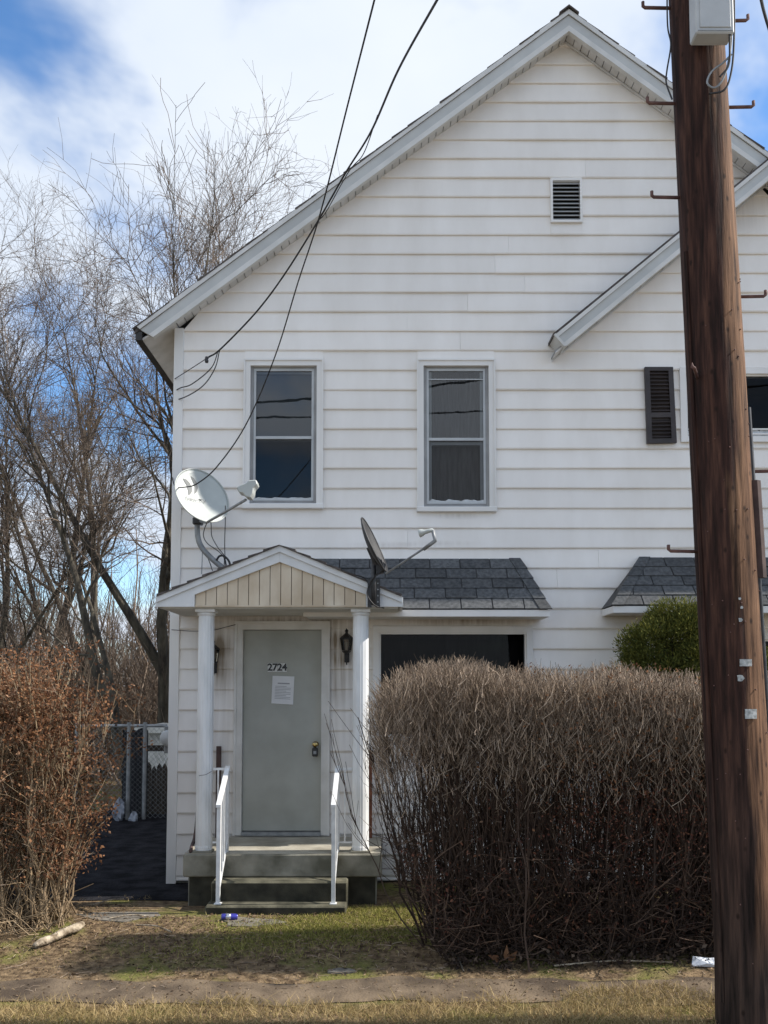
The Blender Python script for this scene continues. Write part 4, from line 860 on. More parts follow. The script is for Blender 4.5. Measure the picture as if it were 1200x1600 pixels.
# ---- handrails
def handrail(pxb, pxf, colpx, label, bal):
    bx_, fx = X(pxb, -.86, 1250), X(pxf, -1.19, 1330)
    cx_ = X(colpx, CY, 1250)
    t = thing('handrail', (cxm(bx_, fx), -1.05, ZF), label, 'railing', 'white stair railings')
    s = .017; zt_b = Zc(1197, -.86); zt_f = Zc(1258, -1.19)
    box('post', bx_-s, bx_+s, -.86-s, -.86+s, ZF, zt_b, M['rail'], t)
    box('post', fx-s, fx+s, -1.19-s, -1.19+s, .079, zt_f, M['rail'], t)
    box('foot_plate', fx-.03, fx+.03, -1.222, -1.155, .082, .088, M['rail'], t)
    def bar(nm, a, b_, w_, h):
        a = Vector(a); b_ = Vector(b_); return mesh_obj(nm, [a+Vector((-w_, 0, -h)), a+Vector((w_, 0, -h)), a+Vector((w_, 0, h)), a+Vector((-w_, 0, h)), b_+Vector((-w_, 0, -h)), b_+Vector((w_, 0, -h)), b_+Vector((w_, 0, h)), b_+Vector((-w_, 0, h))], [(0,1,2,3), (7,6,5,4), (0,4,5,1), (1,5,6,2), (2,6,7,3), (3,7,4,0)], M['rail'], t)
    bar('top_rail', (fx, -1.225, zt_f-.005), (bx_, -.85, zt_b-.01), .021, .012)
    bar('bottom_rail', (fx, -1.19, .18), (bx_, -.86, ZF+.09), .012, .010)
    for i in range(1, 5):
        q = i/5; x = fx+(bx_-fx)*q; y = -1.19+.33*q
        box('baluster', x-.007, x+.007, y-.007, y+.007, .18+(ZF-.09)*q, zt_f+(zt_b-zt_f)*q-.02, M['rail'], t)
    e = cx_+(.075 if cx_ < bx_ else -.075); a, b_ = min(e, bx_), max(e, bx_)
    box('landing_rail', a, b_, -.86-.010, -.86+.010, zt_b-.035, zt_b-.015, M['rail'], t)
    box('landing_rail', a, b_, -.86-.008, -.86+.008, ZF+.08, ZF+.095, M['rail'], t)
    for q in bal: box('baluster', a+(b_-a)*q-.007, a+(b_-a)*q+.007, -.867, -.853, ZF+.095, zt_b-.03, M['rail'], t)
handrail(355, 341.5, 320.5, 'white metal stair railing on the left side of the steps', (.35,))
handrail(527.5, 521, 563.5, 'white metal stair railing on the right side of the steps', (.5,))
# old boards and iron left behind the columns
a = P(342, 1166, -.1); b = P(341, 1306, -.1)
o = box('leaning_board', a.x-.022, a.x+.022, -.12, -.075, ZF, a.z, M['brown_board']); tag(o, 'dark brown board standing upright against the wall behind left column', 'board')
pts = spline([P(310, 1186, -.10), P(309, 1260, -.13), P(305, 1305, -.2), P(300, 1322, -.5), P(298, 1330, -.93)], 5)
o = tube('downspout_pipe', pts, .018, M['brown_board'], n=6, caps=True); tag(o, 'thin dark brown pipe bending onto the porch slab by left column', 'pipe')
a = P(578, 1190, -.12)
o = box('rusty_post', a.x-.022, a.x+.022, -.14, -.095, ZF-.25, a.z+.1, M['rust']); tag(o, 'rust-red iron post behind the right porch column', 'post')
#=THINGS
# ---------------------------------------------------------------- satellite dishes
def dish_mesh(name, c, aim, rad, rad_v, depth, mat, parent, roll=0.0):
    """shallow bowl opening along aim"""
    aim = Vector(aim).normalized(); sx = aim.cross(Vector((0, 0, 1))).normalized(); sz = sx.cross(aim).normalized()
    V, F = [], []; nr, na = 9, 40
    def pt(q, a, off): return Vector(c)+sx*(q*rad*math.cos(a))+sz*(q*rad_v*math.sin(a))+aim*(depth*q*q-depth+off)
    for (off, rev) in ((0.0, False), (-0.008, True)):
        b0 = len(V); V.append(pt(0, 0, off))
        for j in range(1, nr+1):
            for i in range(na): V.append(pt(j/nr, 2*math.pi*i/na, off))
        for i in range(na): F.append((b0, b0+1+i, b0+1+(i+1) % na))
        for j in range(nr-1):
            for i in range(na): F.append((b0+1+j*na+i, b0+1+(j+1)*na+i, b0+1+(j+1)*na+(i+1) % na, b0+1+j*na+(i+1) % na))
    n1 = 1+nr*na
    for i in range(na):
        a, b_ = 1+(nr-1)*na+i, 1+(nr-1)*na+(i+1) % na
        F.append((a, n1+a, n1+b_, b_))
    return mesh_obj(name, V, F, mat, parent, smooth=True), sx, sz, aim
DY = -0.30
d1 = thing('satellite_dish', P(345, 890, DY), 'light grey satellite dish with printed emblem on the porch roof left side', 'satellite dish', 'satellite dishes on the porch roof')
dc = P(316, 774, DY-.12); aim = Vector((.60, -.70, .40))
bowl, sx_, sz_, am = dish_mesh('reflector', dc, aim, .285, .30, .055, M['dish_grey'], d1)
tube('rim', [dc+sx_*(.285*math.cos(a))+sz_*(.30*math.sin(a)) for a in np.linspace(0, 2*math.pi, 41)], .006, M['dish_grey'], bowl, 6)
# printed emblem: a tall D-shaped swoosh and a line of small lettering, following the bowl
def on_bowl(u, v, lift=.003):
    q2 = (u/.285)**2+(v/.30)**2
    return dc+sx_*u+sz_*v+am*(.055*q2-.055+lift)
def bowl_poly(nm, uv):
    ctr = (sum(p[0] for p in uv)/len(uv), sum(p[1] for p in uv)/len(uv)); V = [on_bowl(*ctr)]+[on_bowl(*p) for p in uv]
    return mesh_obj(nm, V, [(0, i+1, (i+1) % len(uv)+1) for i in range(len(uv))], M['dish_logo'], bowl)
flip = 1 if sx_.dot(Vector((1, 0, 0))) > 0 else -1
def lg(u, v): return (flip*u, v)
bowl_poly('emblem', [lg(-.165, .175), lg(-.125, .178), lg(-.085, .15), lg(-.065, .10), lg(-.075, .055), lg(-.105, .02), lg(-.125, .01), lg(-.12, .06), lg(-.13, .12)])
bowl_poly('emblem', [lg(-.07, .225), lg(-.035, .21), lg(-.004, .165), lg(-.002, .11), lg(-.022, .065), lg(-.05, .035), lg(-.033, .09), lg(-.035, .16)])
def dish_text(body, u0, v0, size):
    cu = bpy.data.curves.new('t', 'FONT'); cu.body = body; cu.size = size; cu.resolution_u = 2
    tmp = bpy.data.objects.new('tmp', cu); scene.collection.objects.link(tmp); bpy.context.view_layer.update()
    me = bpy.data.meshes.new_from_object(tmp.evaluated_get(bpy.context.evaluated_depsgraph_get())); bpy.data.objects.remove(tmp); bpy.data.curves.remove(cu)
    V = [on_bowl(*lg(u0+vv.co.x, v0+vv.co.y), .012) for vv in me.vertices]; Fc = [tuple(p.vertices) for p in me.polygons]
    mesh_obj('lettering', V, Fc, M['dish_logo'], bowl)
dish_text('DIRECTV', -.17, -.055, .056)
# mast, bracket, feed arm, receiver head
foot = P(352, 889, DY); foot.z -= .01
mast = spline([P(308, 815, DY), P(309, 838, DY), P(315, 855, DY), P(330, 872, DY), foot], 6)
tube('mast', mast, .027, M['galv'], d1, 12, caps=True)
box('mast_foot', foot.x-.07, foot.x+.05, DY-.06, DY+.06, foot.z-.03, foot.z-.005, M['galv'], d1)
hb = P(310, 814, DY)
box('bracket', hb.x-.05, hb.x+.04, DY-.05, DY+.05, hb.z-.04, hb.z+.03, M['dark_metal'], d1, bevel=.01)
tube('bracket_arm', [hb, dc-am*.06], .022, M['dark_metal'], d1, 8)
arm0 = dc-sz_*.29-am*.03; arm1 = P(384, 781, -1.0)
tube('feed_arm', [hb, arm0, arm1], .013, M['galv'], d1, 8, caps=True)
hx = (dc-arm1).normalized(); hs = hx.cross(Vector((0, 0, 1))).normalized(); hu = hs.cross(hx)
def headbox(nm, u0, u1, v0, v1, w0, w1, m):
    pts = [arm1+hs*u+hu*v_+hx*w_ for w_ in (w0, w1) for v_ in (v0, v1) for u in (u0, u1)]
    return mesh_obj(nm, pts, [(0,1,3,2), (4,6,7,5), (0,4,5,1), (2,3,7,6), (0,2,6,4), (1,5,7,3)], m, d1, bevel=.01)
fh = prism('receiver_head', [tuple((P(px, py, -1.0).x, P(px, py, -1.0).z)) for px, py in [(371, 764), (378, 760), (386, 757), (390, 753), (402, 752), (404, 759), (398, 765), (397, 773), (393, 780), (386, 779), (381, 773), (375, 772)]], -1.07, -.93, M['dish_grey'], d1, bevel=.008)
# black coax loops on the porch roof
cz0 = P(0, 890, DY).z
for i, pp in enumerate([[(326, 812), (320, 825), (318, 838), (325, 850), (342, 862), (350, 872), (350, 884)], [(329, 810), (330, 823), (331, 838), (340, 855), (350, 868), (354, 884)], [(352, 790), (352, 815), (351, 850), (352, 884)], [(316, 852), (316, 870), (315, 897)], [(318, 856), (328, 880), (332, 892)], [(338, 876), (343, 869), (350, 869), (357, 876), (360, 884)]]):
    tube('coax_cable', spline([P(a, b, DY+.03*math.sin(i*2)) for a, b in pp], 6), .0045 if i < 5 else .011, M['cable'] if i != 3 else M['galv'], d1, 5)

d2 = thing('satellite_dish', P(585, 945, -1.03), 'dark weathered satellite dish seen edge-on, clamped to the porch fascia', 'satellite dish', 'satellite dishes on the porch roof')
D2Y = -1.1
c2 = P(585, 851, D2Y-.05); aim2 = Vector((.90, -.17, .40))
bowl2, sx2, sz2, am2 = dish_mesh('reflector', c2, aim2, .25, .262, .05, M['dark_dish'], d2)
tube('rim', [c2+sx2*(.25*math.cos(a))+sz2*(.262*math.sin(a)) for a in np.linspace(0, 2*math.pi, 41)], .006, M['dark_metal'], bowl2, 6)
m0, m1 = P(584, 945, D2Y+.02), P(584, 872, D2Y+.02)
tube('mast', [m0, m1], .021, M['dark_metal'], d2, 12, caps=True)
hb2 = P(588, 882, D2Y)
slab('bracket', [P(586, 866, D2Y-.02), P(603, 882, D2Y-.02), P(600, 895, D2Y-.02), P(588, 898, D2Y-.02)], .05, M['dark_metal'], d2)
tube('bracket_arm', [hb2, c2-am2*.055], .024, M['dark_metal'], d2, 8)
tube('brace', [P(588, 900, D2Y-.03), P(600, 888, D2Y-.03), P(596, 874, D2Y-.03)], .006, M['dark_metal'], d2, 5)
e0, e1, e2, e3 = P(603, 896, D2Y-.05), P(661, 858, D2Y-.28), P(680, 845, D2Y-.33), P(676, 828, D2Y-.33)
tube('feed_arm', [e0, e1], .010, M['galv'], d2, 8); tube('feed_arm', [e1-Vector((.02, 0, -.01))*-.2, e2, e3], [.016, .018, .014], M['galv'], d2, 8, caps=True)
hd = (P(657, 833, D2Y-.30)-e3); 
lathe('receiver_head', [(.0, -.01), (.016, 0), (.018, .04), (.020, .07), (.030, .09), (.036, .115), (.034, .12), (.0, .118)], M['dish_grey'], d2, e3, 16, hd.normalized())
for q in (-1, 1): box('mount_plate', m0.x-.055*(q < 0)-(-.02 if q > 0 else .0), m0.x+.055*(q > 0)-(.02 if q < 0 else 0), D2Y+.03, -1.025, m0.z-.02, m0.z+.23, M['dark_metal'], d2)
for i in range(4): box('bolt', m0.x+.03, m0.x+.042, D2Y+.018, D2Y+.03, m0.z+.02+i*.055, m0.z+.032+i*.055, M['galv'], d2)
tube('coax_cable', spline([P(590, 895, D2Y-.03), P(578, 912, D2Y), P(574, 930, D2Y), P(586, 946, D2Y), P(600, 950, -1.0)], 6), .006, M['cable'], d2, 5)
tube('coax_cable', spline([P(520, 885, -1.02), P(550, 897, -1.02), P(570, 904, -1.03), P(580, 925, -1.06), P(582, 942, -1.06)], 6), .006, M['cable'], d2, 5)

# ---------------------------------------------------------------- overhead wires
def wire(pts, r, label, nm='overhead_cable', grp='service cables to the house'):
    o = tube(nm, spline(pts, 10), r*(.68 if r < .015 else 1), M['cable'], n=6); return tag(o, label, 'cable', grp)
wire([P(665, -330, -6.4), P(632, -185, -5.5), P(585, 0, -4.4), P(543, 165, -3.4), P(500, 335, -2.5), P(466, 440, -2.1), P(430, 556, -1.75), P(385, 662, -1.4), P(340, 728, -1.2), P(309, 755, -1.12), P(290, 761, -.9), P(274, 760, -.3), P(269, 746, -.03)], .0085, 'thin black cable dropping past the windows to the left house corner behind the dish')
wire([P(880, -330, -6.4), P(790, -185, -5.5), P(683, 0, -4.4), P(622, 110, -3.4), P(580, 205, -2.6), P(540, 270, -2.1), P(497, 345, -1.6), P(445, 428, -1.1), P(400, 488, -.7), P(345, 545, -.35), P(326, 558, -.25)], .012, 'thick black service cable running down to the insulator above the left window')
wire([P(590, 180, -2.7), P(568, 240, -2.3), P(545, 268, -2.08), P(510, 330, -1.65), P(497, 345, -1.58)], .006, 'slack strand wrapped beside the thick service cable over the roof edge')
wire([P(326, 558, -.25), P(300, 575, -.15), P(273, 592, -.04)], .006, 'short stay wire from the insulator to the house corner below the eave')
wire([P(341, 548, -.33), P(330, 575, -.25), P(300, 600, -.15), P(280, 607, -.06), P(262, 620, .1)], .008, 'upper of two drooping leads below the insulator at the house corner')
wire([P(343, 548, -.33), P(336, 575, -.27), P(318, 602, -.2), P(290, 620, -.1), P(262, 628, .1)], .008, 'lower of two drooping leads below the insulator at the house corner')
ins = lathe('wire_insulator', [(.0, -.03), (.016, -.03), (.02, -.01), (.012, 0), (.02, .012), (.014, .03), (.0, .032)], M['dark_metal'], None, P(323, 562, -.25), 12); tag(ins, 'small dark insulator where the thick cable splits near the left window', 'insulator')
wire([P(1185, -20, -6), P(1200, 40, -5.5), P(1240, 160, -5.0), P(1300, 330, -4.5)], .009, 'black cable crossing the top right corner of the picture', grp='cables on the pole')
wire([P(268, 984, -.05), P(300, 986, -.08), P(330, 985, -.1), P(352, 980, -.09), P(368, 976, -.06)], .005, 'thin black wire along the wall under the porch ceiling')
wire([P(311, 1212, -.93), P(322, 1210, -.95), P(331, 1205, -.93)], .003, 'loop of thin wire tied round the left porch column')

for i, (yy, zz, rr_) in enumerate([(-13.0, 8.6, .022), (-13.3, 9.3, .035), (-13.0, 10.3, .016)]):
    wire([(x_, yy+.02*x_, zz+.10*x_*(1 if i == 1 else .3)+.0045*x_*x_) for x_ in (-24, -14, -7, -2, 3, 9, 18)], rr_, ['lowest overhead street cable mirrored in the left window', 'thick middle overhead street cable mirrored in the left window', 'highest thin overhead street cable mirrored in the left window'][i], grp='street cables mirrored in the windows')
# ---------------------------------------------------------------- utility pole
PY = -3.93
pb, pt_ = P(1174, 1592, PY), P(1082, -60, PY)
pole = thing('utility_pole', (pb.x, PY, 0), 'dark brown leaning wooden utility pole with rusty climbing steps', 'pole')
n, kk = 28, 60; V, Fc = [], []
dirp = (pt_-pb)
for j in range(kk+1):
    q = -0.08+(1.25+.08)*j/kk; c = pb+dirp*q; r = .178-.028*min(q, 1.2)
    if q < .06: r += .012*(1-q/.06)
    for i in range(n):
        a = 2*math.pi*i/n; rr = r*(1+.018*math.sin(3*a+1.1+q*1.5)+.012*math.sin(7*a+q*3)+.008*math.sin(13*a-q*4)+random.uniform(-.004, .004))
        V.append((c.x+rr*math.cos(a), c.y+rr*math.sin(a), c.z))
for j in range(kk):
    for i in range(n): Fc.append((j*n+i, j*n+(i+1) % n, (j+1)*n+(i+1) % n, (j+1)*n+i))
Fc.append(tuple(kk*n+i for i in range(n)))
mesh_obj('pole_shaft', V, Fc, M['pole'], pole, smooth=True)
def on_pole(py): return pb+dirp*((Zc(py, PY)-pb.z)/dirp.z)
def pole_r(py): return .178-.028*((Zc(py, PY)-pb.z)/dirp.z)
def step_iron(py, s, yo=0.0, ln=.16):
    c = on_pole(py); r = pole_r(py); x0 = c.x+s*(r*.8); x1 = c.x+s*(r+ln)
    tube('climbing_step', [(x0, PY+yo*.3, c.z), (x1-.012*s, PY+yo, c.z+.004), (x1, PY+yo, c.z+.014), (x1, PY+yo, c.z+.04)], .010, M['steel_step'], pole, 8, caps=True)
for py in (13, 162, 309, 862): step_iron(py, -1)
for py in (33, 168, 464): step_iron(py, 1)
step_iron(737, 1, 0, .18); step_iron(597, -1, -.22, .05)
# equipment box
bxa, bxb = P(1078, 74, PY-.17), P(1137, 74, PY-.17)
bxa.z += .01
eb = box('equipment_box', bxa.x, bxb.x, PY-.275, PY-.165, bxa.z, bxa.z+.62, M['box_grey'], pole, bevel=.008)
box('box_door', bxa.x+.022, bxb.x-.022, PY-.281, PY-.2755, bxa.z+.03, bxa.z+.60, M['box_grey'], eb, bevel=.003)
for i in range(3): box('box_lid_seam', bxa.x+.01, bxb.x-.01, PY-.2775, PY-.2755, bxa.z+.012+i*.3, bxa.z+.015+i*.3, M['galv'], eb)
for i, pp in enumerate([[(1141, -20), (1143, 40), (1141, 80), (1132, 118), (1118, 137), (1105, 130), (1112, 112), (1130, 98), (1143, 85)], [(1147, -20), (1147, 60), (1143, 110), (1132, 140), (1108, 147)], [(1139, -20), (1140, 60), (1139, 100), (1125, 120)]]):
    tube('loose_wire', spline([P(a, b, PY-.22-.02*i) for a, b in pp], 6), .006, M['galv'] if i == 0 else M['cable'], pole, 5)
tube('loose_wire', spline([P(1042, -20, PY-.05), P(1043, 40, PY-.05), P(1048, 70, PY-.08), P(1042, 110, PY-.06), P(1041, 130, PY-.06), P(1050, 155, PY-.1)], 6), .005, M['cable'], pole, 5)
# mouldings, ground wire and conduit down the sides
def side_strip(nm, py0, py1, ang, w_, th, m):
    V, Fc = [], []; k = 12
    for j in range(k+1):
        py = py0+(py1-py0)*j/k; c = on_pole(py); r = pole_r(py)
        for (da, rr) in ((-w_, r*.97), (-w_, r+th*.6), (0, r+th), (w_, r+th*.6), (w_, r*.97)):
            a = ang+da; V.append((c.x+rr*math.cos(a), c.y+rr*math.sin(a), c.z))
    for j in range(k):
        for i in range(4): Fc.append((j*5+i, j*5+i+1, (j+1)*5+i+1, (j+1)*5+i))
    Fc += [(0, 1, 2, 3, 4), tuple(k*5+i for i in (4, 3, 2, 1, 0))]
    mesh_obj(nm, V, Fc, m, pole)
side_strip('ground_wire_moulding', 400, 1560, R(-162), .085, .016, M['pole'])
side_strip('cable_guard', 755, 905, R(-20), .13, .045, M['brown_board'])
side_strip('cable_strip', 640, 790, R(-14), .05, .02, M['dark_metal'])
side_strip('conduit', 900, 1595, R(-8), .05, .022, M['dark_metal'])
side_strip('ground_wire', 900, 1595, R(-24), .018, .012, M['dark_metal'])
def tagplate(nm, px0, py0, px1, py1, m):
    c = on_pole((py0+py1)/2); r = pole_r(py0); V = []
    for px in np.linspace(px0, px1, 4):
        for py in (py0, py1):
            z = Zc(py, PY-r); x = X(px, PY-.12, py); dxp = x-c.x; y = PY-math.sqrt(max(r*r-dxp*dxp, .0004))-.009; V.append((x, y, z))
    F4 = [(2*i, 2*i+2, 2*i+3, 2*i+1) for i in range(3)]
    V2 = V+[(a, b+.007, c_) for a, b, c_ in V]; F4 += [(2*i+8, 2*i+9, 2*i+11, 2*i+10) for i in range(3)]+[(0, 1, 9, 8), (6, 14, 15, 7)]+[(2*i, 2*i+8, 2*i+10, 2*i+2) for i in range(3)]+[(2*i+1, 2*i+3, 2*i+11, 2*i+9) for i in range(3)]
    mesh_obj(nm, V2, F4, m, pole)
tagplate('metal_tag', 1150, 1030, 1169, 1041, M['tag']); tagplate('metal_tag', 1158, 1108, 1177, 1123, M['tag'])
for (px, py, s) in ((1151, 1060, 5), (1150, 940, 2), (1153, 953, 2.2), (1151, 972, 3)):
    c = on_pole(py); r = pole_r(py); x = X(px, PY-.12, py); a = math.atan2(-math.sqrt(max(r*r-(x-c.x)**2, .001)), x-c.x)
    nv = Vector((math.cos(a), math.sin(a), 0)); tv = Vector((-nv.y, nv.x, 0)); cc = c+nv*(r+.006); sc = s*.0037
    slab('paint_spot', [cc+tv*(sc*(1+.3*math.sin(k*2.3+px))*math.cos(k*.785))+Vector((0, 0, sc*(1.1+.3*math.cos(k*3.1+py))*math.sin(k*.785))) for k in range(8)], .002, M['tag'], pole)
for i in range(46):   # nails and staples
    py = random.uniform(420, 1500); c = on_pole(py); r = pole_r(py); a = R(random.uniform(-150, -20))
    lathe('nail', [(.0, 0), (.004, 0), (.004, .008), (.0, .009)], M['steel_step'], pole, (c.x+r*.985*math.cos(a), c.y+r*.985*math.sin(a), c.z), 5, Vector((math.cos(a), math.sin(a), 0)))

# ---------------------------------------------------------------- bare trees
def bare_tree(name, base, height, lean, label, seed, trunk_r=.16, nlimb=9, nb2=9, nb3=9, nb4=5, spread=(.45, .9), grp='bare trees behind the house', cat='tree', tw=.0036, forks=2, t0=.25):
    global rng
    keep = rng; rng = np.random.default_rng(seed)
    t = thing(name, base, label, cat, grp)
    b = np.array(base, float); k = 12
    def stem(h, lean_, r0, start):
        pts = [np.array(start, float)]; d = np.array([lean_[0], lean_[1], 1.0]); d /= np.linalg.norm(d)
        for j in range(k-1):
            d = d+rng.normal(size=3)*.055; d[2] += .03; d /= np.linalg.norm(d); pts.append(pts[-1]+d*h/(k-1))
        return np.stack(pts), r0*np.maximum(np.linspace(1, .0, k), .03)**1.25
    S = [stem(height, lean, trunk_r, b)]
    for f in range(forks-1):
        j = rng.integers(1, 3); st = S[0][0][j]; a = rng.uniform(0, 6.28)
        S.append(stem(height*(rng.uniform(.68, .88)), (lean[0]+.45*math.cos(a), lean[1]+.45*math.sin(a)), trunk_r*.7, st))
    P0 = np.stack([s[0] for s in S]); R0 = np.stack([s[1] for s in S])
    Lm = height
    P1, R1 = grow(P0, R0, nlimb, t0, .98, .2*Lm, .4*Lm, spread[0], spread[1], 10, .55, .010, up=.22, wob=.17, taper=.12, lenmul=lambda t_: 1.15-.65*t_)
    P2, R2 = grow(P1, R1, nb2, .2, 1, .08*Lm, .2*Lm, .35, .95, 7, .55, .006, up=.16, wob=.19, taper=.2, lenmul=lambda t_: 1.15-.5*t_)
    P3, R3 = grow(P2, R2, nb3, .1, 1, .03*Lm, .1*Lm, .4, 1.0, 5, .6, tw*1.2, up=.14, wob=.2)
    P4, R4 = grow(P3, R3, nb4, .15, 1, .012*Lm, .05*Lm, .4, 1.1, 3, .7, tw, up=.1, wob=.18)
    P5, R5 = grow(P0, R0, 26, .55, 1, .05*Lm, .14*Lm, .25, .7, 6, .7, .006, up=.2, wob=.15)
    P6, R6 = grow(P5, R5, 6, .1, 1, .02*Lm, .07*Lm, .4, 1.0, 4, .6, tw, up=.12, wob=.2)
    P2 = np.concatenate([P2, grow(P5, R5, 3, .1, 1, .03*Lm, .1*Lm, .35, .9, 7, .6, .005, up=.15)[0]]); R2 = np.concatenate([R2, np.full((len(P5)*3, 7), .004)])
    V, F = merge([tubes_vf(P0, R0, 9), tubes_vf(P1, R1, 6), tubes_vf(P5, R5, 4)])
    raw_mesh('trunk', V, F, M['bark'], t, base, smooth=True)
    V, F = merge([tubes_vf(P2, R2, 4), tubes_vf(P3, R3, 3), tubes_vf(P4, R4, 3), tubes_vf(P6, R6, 3)])
    raw_mesh('crown', V, F, M['twig'], t, base, smooth=True)
    rng = keep; return t
def gbase(px, Y): return (X(px, Y), Y, 0.0)
bare_tree('bare_tree', gbase(252, 8.5), 11.6, (-.03, .05), 'tall bare tree right beside the house corner with mossy forked trunk', 3, .15, 10, 8, 6, 2, forks=3)
bare_tree('bare_tree', gbase(212, 6.5), 8.6, (-.28, 0), 'bare tree leaning left above the leafy brown hedge', 5, .115, 10, 8, 6, 2, forks=2, spread=(.5, 1.0))
bare_tree('bare_tree', gbase(170, 10), 9.0, (-.30, 0), 'dark thin bare tree bending far left behind the leaning one', 8, .10, 9, 8, 6, 2, forks=2)
bare_tree('bare_tree', gbase(310, 12), 14.2, (.0, 0), 'bare tree rising above the left roof slope', 12, .16, 12, 8, 6, 2, forks=3, t0=.35)
bare_tree('bare_tree', gbase(60, 13), 12.2, (.06, 0), 'bare tree with upright twigs at the left edge of the photo', 21, .14, 11, 8, 6, 2, forks=2)
bare_tree('bare_tree', gbase(-60, 9), 8.5, (.25, 0), 'bare tree entering from outside the left edge', 27, .115, 10, 8, 6, 2, forks=2)
bare_tree('bare_tree', gbase(150, 17), 15.0, (.0, 0), 'tall pale bare tree farthest back between the other trees', 31, .16, 11, 8, 6, 2, forks=2)
# far thicket, one tangled mass
m = 700
tx = rng.uniform(-26, 1, m); ty = rng.uniform(22, 40, m); th = rng.uniform(2.0, 7.5, m)
sel = rng.random(m) < .3; ns_ = sel.sum(); tx[sel] = rng.uniform(-11, -2.5, ns_); ty[sel] = rng.uniform(8.5, 15, ns_); th[sel] = rng.uniform(.8, 3.4, ns_)
b0 = np.stack([tx, ty, np.zeros(m)], 1); top = b0+np.stack([rng.normal(size=m)*.5, rng.normal(size=m)*.5, th], 1)
q = np.linspace(0, 1, 6)[None, :, None]; Pm = b0[:, None]*(1-q)+top[:, None]*q; Pm[:, 1:-1] += rng.normal(size=(m, 4, 3))*.12
Rm = np.repeat((.018+.006*th)[:, None], 6, 1)*np.linspace(1, .25, 6)[None]
Q1, S1 = grow(Pm, Rm, 11, .1, 1, .7, 2.2, .35, .9, 5, .5, .008, up=.3, wob=.15)
Q2, S2 = grow(Q1, S1, 4, .2, 1, .3, .9, .4, .9, 3, .6, .006, up=.25)
V, F = merge([tubes_vf(Pm, Rm, 4), tubes_vf(Q1, S1, 3), tubes_vf(Q2, S2, 3)])
o = raw_mesh('far_thicket', V, F, M['twig'], smooth=True); o['kind'] = 'stuff'; tag(o, 'tangled brown thicket of bare saplings far behind the yard', 'thicket')

# ---------------------------------------------------------------- clipped bare hedge (right)
def jitter_paths(b0, b1, k, amp, bow):
    q = np.linspace(0, 1, k)[None, :, None]
    e = q**bow
    Pm = np.concatenate([b0[:, None, :2]*(1-e)+b1[:, None, :2]*e, b0[:, None, 2:]*(1-q)+b1[:, None, 2:]*q], -1)
    Pm[:, 1:] += rng.normal(size=(len(b0), k-1, 3))*amp; return Pm
HY, HD = -2.25, .43
hx0, hx1 = -.06, 3.7
hedge = thing('clipped_hedge', (1.7, HY, .08), 'big flat-topped leafless brown hedge hiding the lower front wall', 'hedge', 'hedges in the front yard')
def hedge_top(x): return 2.07+.045*np.sin(x*1.7+.5)+.03*np.sin(x*4.3)+.018*np.sin(x*11.3+1)-.2*np.clip((.32-x)/.42, 0, 1)**1.8
m = 430
bx = rng.uniform(.30, hx1, m); by = HY+rng.normal(size=m)*.17
txx = bx+rng.normal(size=m)*.22; edge = np.clip((.85-bx)/.6, 0, 1); txx -= edge*rng.uniform(.1, .58, m)
tyy = HY+rng.uniform(-HD, HD, m)
b0 = np.stack([bx, by, gz(bx, by)-.02], 1); b1 = np.stack([txx, tyy, hedge_top(txx)-rng.uniform(.1, .55, m)], 1)
Pm = jitter_paths(b0, b1, 8, .022, .75); Rm = rng.uniform(.0055, .0105, m)[:, None]*np.linspace(1, .4, 8)[None]
raw_mesh('stems', *tubes_vf(Pm, Rm, 5), M['hedge_stem'], hedge, (1.7, HY, .08), smooth=True)
Q1, S1 = grow(Pm, Rm, 10, .22, 1, .22, .6, .2, .6, 5, .6, .0026, up=.5, wob=.1)
keep = (Q1[:, -1, 2] < hedge_top(Q1[:, -1, 0])+.02); Q1, S1 = Q1[keep], S1[keep]
raw_mesh('branches', *tubes_vf(Q1, S1, 4), M['hedge_stem'], hedge, (1.7, HY, .08), smooth=True)
# forked twigs on the branches, trimmed off at the clipped top and face
def trim(Pt, Rd, slack):
    ok = (Pt[:, -1, 2] < hedge_top(Pt[:, -1, 0])+rng.exponential(slack, len(Pt))) & (np.abs(Pt[:, -1, 1]-HY) < HD+.07+rng.exponential(slack, len(Pt))) & (Pt[:, -1, 0] > hx0-.08-.22*np.clip((1.5-Pt[:, -1, 2])/.5, 0, 1)*rng.random(len(Pt)))
    return Pt[ok], Rd[ok]
Q2, S2 = trim(*grow(Q1, S1, 6, .1, 1, .10, .34, .25, .8, 4, .75, .0019, up=.3, wob=.14, taper=.45), .02)
Q3, S3 = trim(*grow(Q2, S2, 2, .15, 1, .05, .16, .3, .9, 3, .8, .0014, up=.3, wob=.14, taper=.5), .02)
def thin(Pt, Rd):     # the middle of the hedge has shed most of its side twigs
    z = Pt[:, 0, 2]; ok = rng.random(len(z)) < np.where((z > .55) & (z < 1.3), .42, 1.0); return Pt[ok], Rd[ok]
Q2, S2 = thin(Q2, S2); Q3, S3 = thin(Q3, S3)
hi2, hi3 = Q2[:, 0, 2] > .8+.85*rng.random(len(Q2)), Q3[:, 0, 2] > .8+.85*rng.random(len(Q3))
raw_mesh('upper_twigs', *merge([tubes_vf(Q2[hi2], S2[hi2], 3), tubes_vf(Q3[hi3], S3[hi3], 3)]), M['hedge_twig'], hedge, (1.7, HY, .08), smooth=True)
raw_mesh('shaded_twigs', *merge([tubes_vf(Q2[~hi2], S2[~hi2], 3), tubes_vf(Q3[~hi3], S3[~hi3], 3)]), M['hedge_shaded'], hedge, (1.7, HY, .08), smooth=True)  # lower twigs take the shade-dark tone
